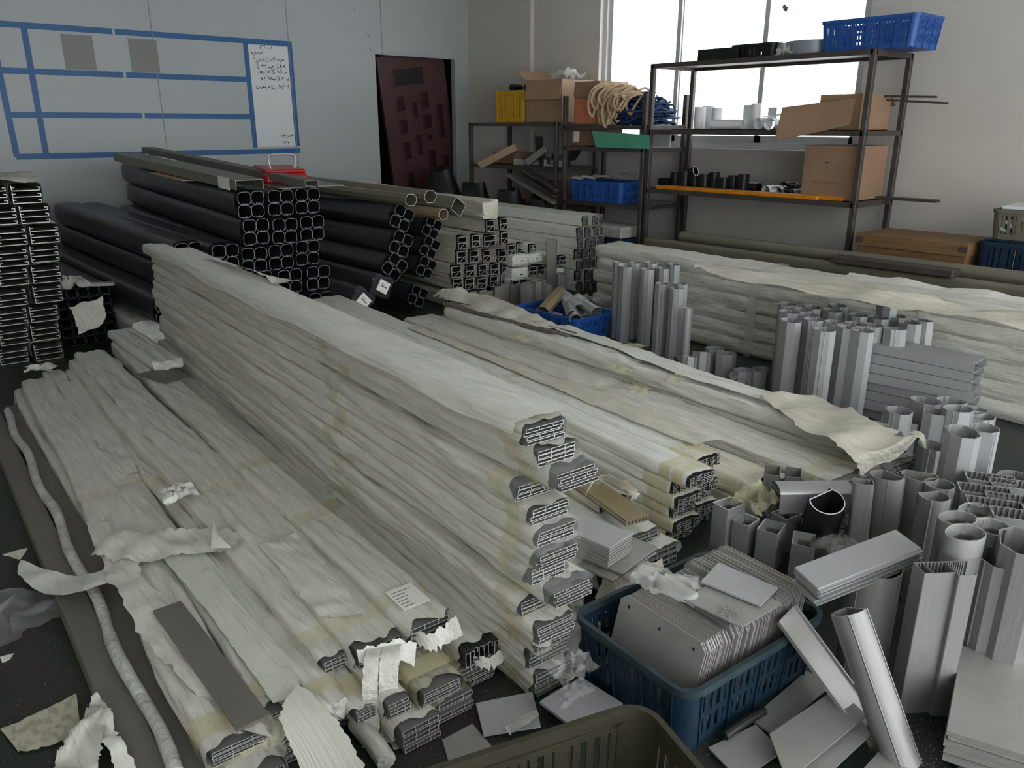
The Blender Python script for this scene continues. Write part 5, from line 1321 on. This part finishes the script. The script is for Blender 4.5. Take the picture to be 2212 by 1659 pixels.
# F-shaped slotted profile
P = V((1.945, .595, 0)); h = .43; t = .0032
root = put('slotted_profile', None, None, T(P + V((.045, -.01, 0))) @ RZ(-38) @ Matrix.Diagonal((.74, .74, 1, 1))); tag(root, 'tall slotted profile with open comb-like section in the right foreground', 'profile')
fb = MB()
def pl(x0, y0, x1, y1): 
    a, b = V((x0, y0)), V((x1, y1)); d_ = (b - a).normalized(); n_ = V((-d_.y, d_.x)) * t / 2
    q = [a - n_, b - n_, b + n_, a + n_]
    fb.hexa([V((c_.x, c_.y, z_)) for z_ in (0, h) for c_ in q])
for seg in ((-.09, -.03, .02, -.03), (-.09, -.03, -.09, .04), (-.09, .04, .02, .04), (.02, -.03, .02, .04), (.02, .04, .10, .04), (.10, .04, .10, .03), (.02, -.03, .02, -.05), (.02, -.05, .08, -.05), (.08, -.05, .08, -.04), (-.06, -.03, -.06, .04)): pl(*seg)
mk('profile_wall', fb, 'alu_raw', root)
tb = MB()
for k in range(8): tb.box(-.085 + k * .013, -.081 + k * .013, .03, .038, 0, h).box(.03 + k * .008, .033 + k * .008, .032, .038, 0, h)
mk('inner_ribs', tb, 'alu_raw', root)
# leaning round tube with inner channels
stand('leaning_tube', 'half-round tube leaning in the right foreground with slotted mouth', 1833, 1320, .33, 'dee', None, .66, 160, 31, 82, ('alu_raw', 'alu_bright'))
# tilted thin strip
a, b = V((1.80, .64, .012)), V((1.755, .875, .25))
one('leaning_strip', MB().box(-.045, .045, 0, (b - a).length, 0, .004).box(-.045, -.041, 0, (b - a).length, .004, .012).box(.041, .045, 0, (b - a).length, .004, .012), 'alu_plate', 'flat aluminium strip leaning against the blue crate', 'strip', frame(a, b) @ RY(-12))
# short wrapped rectangular tubes
GR = [(1575, 1087, .20, 1.0, 'standing highest at left'), (1612, 1122, .16, .9, 'half hidden under the tape wad'), (1667, 1137, .16, 1.05, 'second from left in front'), (1737, 1165, .16, 1.05, 'front middle'), (1700, 1108, .14, 1.0, 'under the lying bright channel'), (1790, 1150, .14, 1.0, 'right of the front middle one'), (1760, 1120, .12, 1.0, 'dark, in the middle'), (1820, 1180, .13, 1.0, 'rightmost, near the stacked panels')]
for i, (px, py, h, s, lab) in enumerate(GR):
    r0 = stand('wrapped_tube', 'short film-wrapped rectangular tube, ' + lab, px, py, h, 'rect', 'short film-wrapped rectangular tubes', s, -8 + 11 * (i % 4), 0, 0, AR, hooks=False)
    poly = sect('rect', s * 1.04)
    rings = [[V((p_[0] * k_, p_[1] * k_, h + dz_ + .006 * nz(j * .9, i * 3.1, dz_ * 30))) for j, p_ in enumerate(poly)] for k_, dz_ in ((1.0, -h * .8), (1.02, -.03), (1.0, .002), (.8, -.004), (.5, -.02))]
    mk('clear_film', MB().loft(rings, True), 'film_clear', r0, None, 80)
one('tape_wad', crumple(MB(), (0, 0, 0), .16, .14, .10, 71.0, 18), 'tape_yellow', 'crumpled wad of yellowish tape on the short wrapped tubes', 'tape', T(at(1635, 1092, .19)), None, 80)
one('plastic_wrap', crumple(MB(), (0, 0, 0), .12, .14, .06, 74.0, 16), 'film_clear', 'crumpled clear wrap between short tubes and stacked panels', 'plastic wrap', T(at(1815, 1190, .14)), None, 80)
# bright channel lying on top and the dark-mouthed tube
A = at(1676, 1058, .25); B = at(1832, 1056, .25)
mb = MB().box(-.05, .05, 0, (B - A).length, 0, .004).box(-.05, -.046, 0, (B - A).length, -.07, 0).box(.046, .05, 0, (B - A).length, -.07, 0)
arcp = [(.05 * math.cos(math.radians(x)), .025 * math.sin(math.radians(x))) for x in range(0, 181, 15)]
mb.loft([[V((q[0], yy, q[1])) for q in arcp] for yy in (0, (B - A).length)], False)
one('bright_channel', mb, 'alu', 'bright aluminium channel lying across the short wrapped tubes', 'channel', frame(A, B) @ RY(0))
stand('dark_mouth_tube', 'tilted half-round tube with a dark mouth and bright cut edge', 1787, 1082, .16, 'dee', None, .9, 250, 25, 215, ('tube_dark', 'pvc_white'), z0=.12, t=.004)
for k, (px, py) in enumerate(((1665, 1035), (1712, 1040))):
    P = at(px, py, .22)
    one('channel_offcut', MB().box(-.05, .05, -.03, -.026, 0, .22).box(-.05, -.046, -.03, .03, 0, .22).box(.046, .05, -.03, .03, 0, .22), 'alu_raw', ('left' if k == 0 else 'right') + ' upright channel offcut behind the lying bright channel', 'channel', T(P.x + .08, P.y + .04, 0) @ RZ(30))

# ================================================================== blue crate full of tube offcuts in the middle
ca = at(1113, 660, .19); cb = at(1248, 690, .19)
dcr = (cb - ca); ang = math.degrees(math.atan2(dcr.y, dcr.x)); ctr = (ca + cb) / 2; nrm = V((-dcr.y, dcr.x, 0)).normalized()
if nrm.x < 0: nrm = -nrm
ctr = ctr + nrm * .2; 
crate('plastic_crate', 'bright blue plastic crate on the floor full of aluminium tube offcuts', T(ctr.x, ctr.y, 0) @ RZ(ang), dcr.length, .40, .19, 'crate_blue')
rnd = random.Random(13)
for i, (u, v, zz, L, yaw, pit, s) in enumerate(((-.15, .0, .19, .36, 20, 14, 1.0), (.02, .08, .19, .36, 60, 4, 1.0), (.1, -.02, .17, .34, 48, 3, .9), (.2, -.08, .15, .3, 50, 0, .9), (-.1, -.06, .09, .3, 80, 0, 1.), (.12, .1, .1, .3, 0, 0, 1.), (.22, .05, .2, .3, 70, 8, .9))):
    M = T(ctr.x, ctr.y, 0) @ RZ(ang) @ T(u * dcr.length * 1.3, v, zz + .03) @ RZ(yaw) @ RX(90 + pit) @ T(0, 0, -L / 2)
    tube_thing('tube_offcut', '%s aluminium tube offcut from the left lying in the blue crate of offcuts' % ORD[i], 'tube', cham(.1 * s, .085 * s, .028), .003, L, M, ['alu', 'alu_bright'] if i else ['tan_alu', 'alu_bright'], 'offcuts in the blue crate')
one('plastic_wrap', crumple(MB(), (0, 0, 0), .25, .2, .07, 81.0, 16), 'film_clear', 'crumpled clear film on the offcuts in the blue crate', 'plastic wrap', T(ctr.x + .05, ctr.y - .1, .25), None, 80)
# upright plates and tubes between that crate and the square-ended stack
for i in range(9):
    px = 1008 + i * 17
    P = aty(px, 640, 4.95)
    hgt = (.20, .21, .21, .19, .22, .22, .21, .20, .19)[i]
    one('upright_plate', MB().box(-.045, .045, -.004, .004, 0, hgt).box(-.045, -.041, -.02, .004, 0, hgt), 'alu_raw', 'grey channel offcut standing in the row before the square-ended stack, %s from left' % ORD[i], 'channel', T(P.x, 4.95 + .02 * (i % 2), 0) @ RZ(8 - 3 * i), 'channel offcuts standing in a row')
for i, (px, py, h, s, kd, lab) in enumerate(((1192, 518, .52, .75, 'dee', 'tall slim half-round tube standing before the finned stack'), (1182, 614, .22, .75, 'round', 'short round tube at the foot of the tall slim tube'), (1212, 590, .3, .8, 'oct2', 'grey tube behind the tall slim tube'), (1160, 606, .27, 1.0, 'oct2', 'short grey tube left of the tall slim tube'), (1140, 612, .26, 1.1, 'rect', 'short rectangular grey offcut behind the blue crate of offcuts'))):
    stand('standing_tube', lab, px, py, h, kd, None, s, 40 + 20 * i, 0, 0, AR)
crate('plastic_crate', 'blue crate mostly hidden behind the finned stack', T(5.98, 4.75, 0) @ RZ(90), .5, .36, .3, 'crate_blue')

# ================================================================== low clutter between the tall stack and the tape-bound pile
Q = [(1.66, 1.60, 0, .15, .07, 'lowest bundle nearest the tall narrow stack in the low clutter'), (1.83, 1.52, 0, .16, .07, 'floor bundle with torn end in the low clutter'), (2.03, 1.50, 0, .17, .075, 'floor bundle beside the tape-bound pile'), (1.74, 1.60, .071, .2, .06, 'bundle under the plates in the low clutter'), (1.99, 1.56, .076, .17, .05, 'white bundle with torn open end in the low clutter'), (2.06, 1.75, .127, .15, .04, 'white flat bundle with taped flap in the low clutter')]
for i, (x, y, z0, w, h, lab) in enumerate(Q):
    bundle('clutter_bundle', lab, 'bundle', V((x, y, z0)), V((x + .36, 4.9, z0)), w, h, 'bundles of the low clutter', 'paper_warm' if i % 2 else 'paper_white', 50, 36, .008, .035, (), 'flat', 1, 3, prot=.012)
def rectplate(c, l, w, th, yaw, m, name, label, group=None, cat='plate'):
    return one(name, MB().bevbox(-l / 2, l / 2, -w / 2, w / 2, 0, th, min(.0015, th * .3)), m, label, cat, T(c) @ RZ(yaw), group)
rectplate(V((1.77, 1.56, .135)), .24, .30, .01, 4, 'alu_plate', 'plate', 'dark wide plate lowest in the plate pile of the low clutter')
rectplate(V((1.79, 1.55, .146)), .22, .28, .01, 8, 'alu_plate', 'plate', 'wide grey plate under the bright block of plates')
for i in range(7):
    rectplate(V((1.735 + .001 * i, 1.58, .157 + .0105 * i)), .13, .26, .010, 6, 'alu_pale' if i == 6 else 'alu_plate', 'plate', ('topmost' if i == 6 else ORD[6 - i] + ' from top') + ' plate in the bright block of plates', 'plates in the bright block')
A, B = at(1378, 1118, .20), at(1285, 1052, .20)
root = thing('torn_bundle', 'tan finned strip showing from a torn paper wrapper', 'profile', frame(V((A.x, A.y, .178)), V((B.x, B.y, .178))))
mk('tan_strip', MB().box(-.05, .05, 0, .42, .016, .022).box(-.05, .05, 0, .42, 0, .003), 'tan_alu', root)
for k in range(7): mk('fin', MB().box(-.045 + .015 * k - .001, -.045 + .015 * k + .001, 0, .42, .003, .016), 'alu_cut', root)
dr('paper_sheet', 'torn wrapper curling above the tan finned strip', [(1262, 1075, .2), (1290, 1040, .215), (1330, 1052, .215), (1372, 1085, .205)], [(1275, 1048, .22), (1310, 1028, .25), (1365, 1050, .25), (1382, 1070, .22)], 'paper_warm', 91., .02, 8, 10, 12, .02)
dr('paper_sheet', 'crumpled cream paper on the floor behind the dark blue crate', [(1285, 1290, .03), (1320, 1240, .06), (1380, 1215, .07), (1430, 1200, .06)], [(1300, 1330, .0), (1350, 1300, .02), (1420, 1290, .02), (1440, 1240, .03)], 'paper_warm', 93., .04, 10, 8, 12, .02)
one('plastic_wrap', crumple(MB(), (0, 0, 0), .16, .2, .1, 95.0, 18), 'film_milky', 'clear crumpled wrap beside the foot of the tall narrow stack', 'plastic wrap', T(1.52, 1.46, 0), None, 80)

# ================================================================== dark blue crate with rows of plates
CT = T(1.655, 1.074, 0) @ RZ(-5)
crate('plate_crate', 'dark blue plastic crate in the foreground holding rows of aluminium plates', CT, .57, .42, .2, 'crate_teal', r=.045, pitch=.03, mrim='crate_rim')
pm = MB()
pw_, ph_ = .30, .268
poly = [(-pw_ / 2, .0), (pw_ / 2, .0), (pw_ / 2, ph_ - .02), (pw_ / 2 - .02, ph_), (-pw_ / 2 + .02, ph_), (-pw_ / 2, ph_ - .02)]
Mp = Matrix(((0, 0, 1, 0), (1, 0, 0, 0), (0, 1, 0, 0), (0, 0, 0, 1)))
pm.prism(poly, -.002, .002, Mp)
pme = pm.mesh('row_plate', ['alu_plate'])
rnd = random.Random(6)
def rowplate(x, tilt, dy, dz, label, group):
    o = put('row_plate', pme, None, CT @ T(x, -.022 + dy, .006 + dz) @ RY(tilt))
    return tag(o, label, 'plate', group)
x = -.245
for i in range(15):
    o = rowplate(x, 15 - .1 * i, rnd.uniform(-.004, .004), rnd.uniform(-.002, .002), '%s plate from the front in the front batch of the dark blue crate' % ORD[i].capitalize(), 'plates of the front batch')
    o['label'] = o['label'][0].lower() + o['label'][1:]
    if i == 0:
        hs = MB()
        for hy, hz in ((-.115, .24), (.115, .24), (0, .235), (-.115, .05), (.115, .05), (.02, .06)):
            hs.add([V((-.0024, hy + .005 * math.cos(a), hz + .005 * math.sin(a))) for a in [math.pi * k / 4 for k in range(8)]], [tuple(range(8))])
        mk('screw_hole', hs, 'ink', o)
    x += .0068
x += .018
xs_ = x
for i in range(46):
    rowplate(x, 12.5 - .08 * i, rnd.uniform(-.006, .006), rnd.uniform(-.003, .003) + (.012 if i > 20 else 0) , '%s plate from the front in the rear batch of the dark blue crate' % ORD[i], 'plates of the rear batch')
    x += .0071
def flat_on(label, pxs, z, th, m, name='plate'):
    return plate(label, [at(px, py, z) for px, py in pxs], th, m, name)
flat_on('grey plate with a heap of swarf lying on the plate rows', [(1478, 1298), (1602, 1357), (1690, 1306), (1560, 1246)], .292, .004, 'alu_plate')
flat_on('pale rectangular plate lying on the plate rows', [(1514, 1259), (1642, 1312), (1680, 1273), (1552, 1219)], .300, .006, 'alu_pale')
sw = MB(); rnd = random.Random(8)
c0 = at(1572, 1322, .297)
for k in range(260):
    p = c0 + V((rnd.gauss(0, .022), rnd.gauss(0, .022), rnd.uniform(0, .006))); a = rnd.uniform(0, 6.28); d_ = V((math.cos(a), math.sin(a), rnd.uniform(-.3, .3))) * .005; e_ = V((-d_.y, d_.x, .002)) * .3
    sw.add([p - d_, p + e_, p + d_], [(0, 1, 2)])
tag(mk('swarf_heap', sw, 'alu_plate'), 'small heap of grey metal shavings on the grey plate', 'shavings', None, 'stuff')
one('plastic_wrap', crumple(MB(), (0, 0, 0), .13, .2, .05, 101.0, 18, 15), 'film_milky', 'crumpled clear film lying on the front batch of plates', 'plastic wrap', T(at(1440, 1268, .275)), None, 80)
# slab of four stacked panels
cs = [at(1712, 1232, .36), at(1762, 1278, .36), at(1985, 1190, .36), at(1930, 1150, .36)]
for i in range(4):
    off = V((0, 0, -.0125 * (3 - i))); sh = V((.004 * ((i * 3) % 4), -.003 * (i % 2), 0))
    q = [c + off + sh for c in cs]
    o = plate(('top' if i == 3 else 'bottom' if i == 0 else ORD[3 - i] + ' from top') + ' grooved panel of the four laid across tubes and plates', q, .009, 'alu_pale' if i == 3 else 'alu', 'grooved_panel', 'panel', 'four stacked grooved panels')
    e0, e1 = q[1], q[2]; ov = (q[1] - q[0]).normalized() * .012; c_ = o.matrix_basis.translation
    bt = [e0 + V((0, 0, .001)), e0 + ov + V((0, 0, .001)), e1 + ov + V((0, 0, .001)), e1 + V((0, 0, .001))]
    mk('edge_tongue', MB().hexa([v_ - c_ for v_ in bt] + [v_ + V((0, 0, .004)) - c_ for v_ in bt]), 'alu', o)
one('plastic_wrap', crumple(MB(), (0, 0, 0), .1, .1, .09, 105.0, 14), 'film_clear', 'clear film hanging under the stacked grooved panels', 'plastic wrap', T(at(1868, 1290, .2)), None, 80)
# scattered plates in the right foreground
flat_on('wide bent aluminium strip lying in the right foreground', [(1662, 1588), (1700, 1690), (1872, 1548), (1808, 1488)], .055, .004, 'alu_plate', 'aluminium_strip')
flat_on('second aluminium strip under the wide bent one', [(1690, 1640), (1740, 1720), (1880, 1590), (1850, 1540)], .035, .004, 'alu_plate', 'aluminium_strip')
flat_on('square aluminium plate on the floor left of the wide bent strip', [(1530, 1618), (1600, 1690), (1690, 1625), (1632, 1568)], .012, .005, 'alu_plate')
flat_on('dark plate on the floor beside the dark blue crate', [(1620, 1556), (1668, 1590), (1800, 1480), (1742, 1452)], .006, .005, 'alu_plate')
flat_on('plate at the bottom edge of the photo below the leaning tube', [(1850, 1680), (1900, 1760), (2010, 1690), (1905, 1620)], .02, .006, 'alu_plate')
one('black_rod', MB().pipe(spline([at(1565, 1590, .03), at(1600, 1565, .035), at(1650, 1535, .03)], 6), .012, 10), 'black_plastic', 'black rod on the floor along the dark blue crate', 'rod')
for i in range(6):
    q = [at(2078, 1405, .125), at(2045, 1592, .125), at(2290, 1670, .125), at(2330, 1470, .125)]
    off = V((.006 * ((i * 5) % 3), .004 * (i % 2), -.0135 * (5 - i)))
    plate(('topmost' if i == 5 else 'lowest' if i == 0 else ORD[5 - i] + ' from top') + ' plate in the dusty pile at the right bottom edge', [c + off for c in q], .012, 'alu_plate', 'plate', 'plate', 'dusty plates at the right bottom edge')
one('block', MB().bevbox(-.14, .14, -.08, .08, 0, .056, .004), 'steel_dark', 'dark block under the dusty plate pile', 'block', T(1.98, .40, 0) @ RZ(20))
one('plastic_wrap', crumple(MB(), (0, 0, 0), .12, .1, .05, 111.0, 16), 'tape_yellow', 'yellowish crumpled film at the foot of the leaning tube', 'plastic wrap', T(at(1870, 1575, .0)), None, 80)
# plates and paper on the floor in front of the piles
flat_on('pale square plate on the floor near the olive crate', [(1028, 1522), (1045, 1592), (1168, 1572), (1150, 1497)], .012, .005, 'alu_pale')
dr('paper_scrap', 'curled paper scrap on the pale square plate', [(1090, 1575, .02), (1120, 1550, .025), (1160, 1535, .03)], [(1100, 1590, .02), (1130, 1570, .05), (1165, 1548, .05)], 'paper_white', 115., .006, 6, 8, 14)
for i in range(4):
    q = [(1178 - 4 * i, 1512 + 3 * i), (1235, 1575), (1345, 1525), (1255, 1468)]
    o = plate('bluish plate in the pile beside the dark blue crate, %s from bottom' % ORD[i], [at(px, py, .006 + .011 * i) for px, py in q], .009, 'alu_pale', 'plate', 'plate', 'bluish plates beside the dark blue crate')
flat_on('dark thin plate on the floor left of the olive crate', [(955, 1600), (985, 1700), (1085, 1640), (1020, 1565)], .004, .003, 'alu_plate')
crate('olive_crate', 'empty olive plastic crate at the bottom edge of the photo', T(.805, .763, 0) @ RZ(-18), .60, .43, .30, 'crate_olive', r=.06, pitch=.034, taper=.08, rim=.03)
# ------------------------------------------------------------------ glittering swarf on the floor and crates
fl = MB(); rnd = random.Random(21)
for k in range(2600):
    if rnd.random() < .55: px, py = rnd.uniform(850, 2212), rnd.uniform(1400, 1659)
    elif rnd.random() < .5: px, py = rnd.uniform(0, 420), rnd.uniform(1200, 1659)
    else: px, py = rnd.uniform(1900, 2212), rnd.uniform(1450, 1659)
    p = at(px, py, .0012); s = rnd.uniform(.0006, .0022); a = rnd.uniform(0, 6.28)
    fl.add([p + V((s * math.cos(a + q), s * math.sin(a + q), rnd.uniform(0, .001))) for q in (0, 2.2, 4.1)], [(0, 1, 2)])
sp = MB()
for k in range(420):
    g_ = rnd.choice(((470, 1480, 60, 60, .152), (430, 1400, 60, 50, .152), (880, 1240, 50, 40, .226), (760, 1290, 60, 40, .204), (540, 1600, 40, 30, .15), (640, 1200, 60, 60, .206)))
    p = at(g_[0] + rnd.gauss(0, g_[2]), g_[1] + rnd.gauss(0, g_[3]), g_[4]); s = rnd.uniform(.0008, .003); a = rnd.uniform(0, 6.28)
    sp.add([p + V((s * math.cos(a + q), s * .4 * math.sin(a + q), rnd.uniform(0, .001))) for q in (0, 2.2, 4.1)], [(0, 1, 2)])
tag(mk('dirt_specks', sp, 'ink'), 'dark debris specks scattered on the paper of the low front pile', 'debris', None, 'stuff')
o = mk('floor_swarf', fl, 'swarf'); tag(o, 'tiny bright metal flakes scattered on the floor', 'shavings', None, 'stuff')
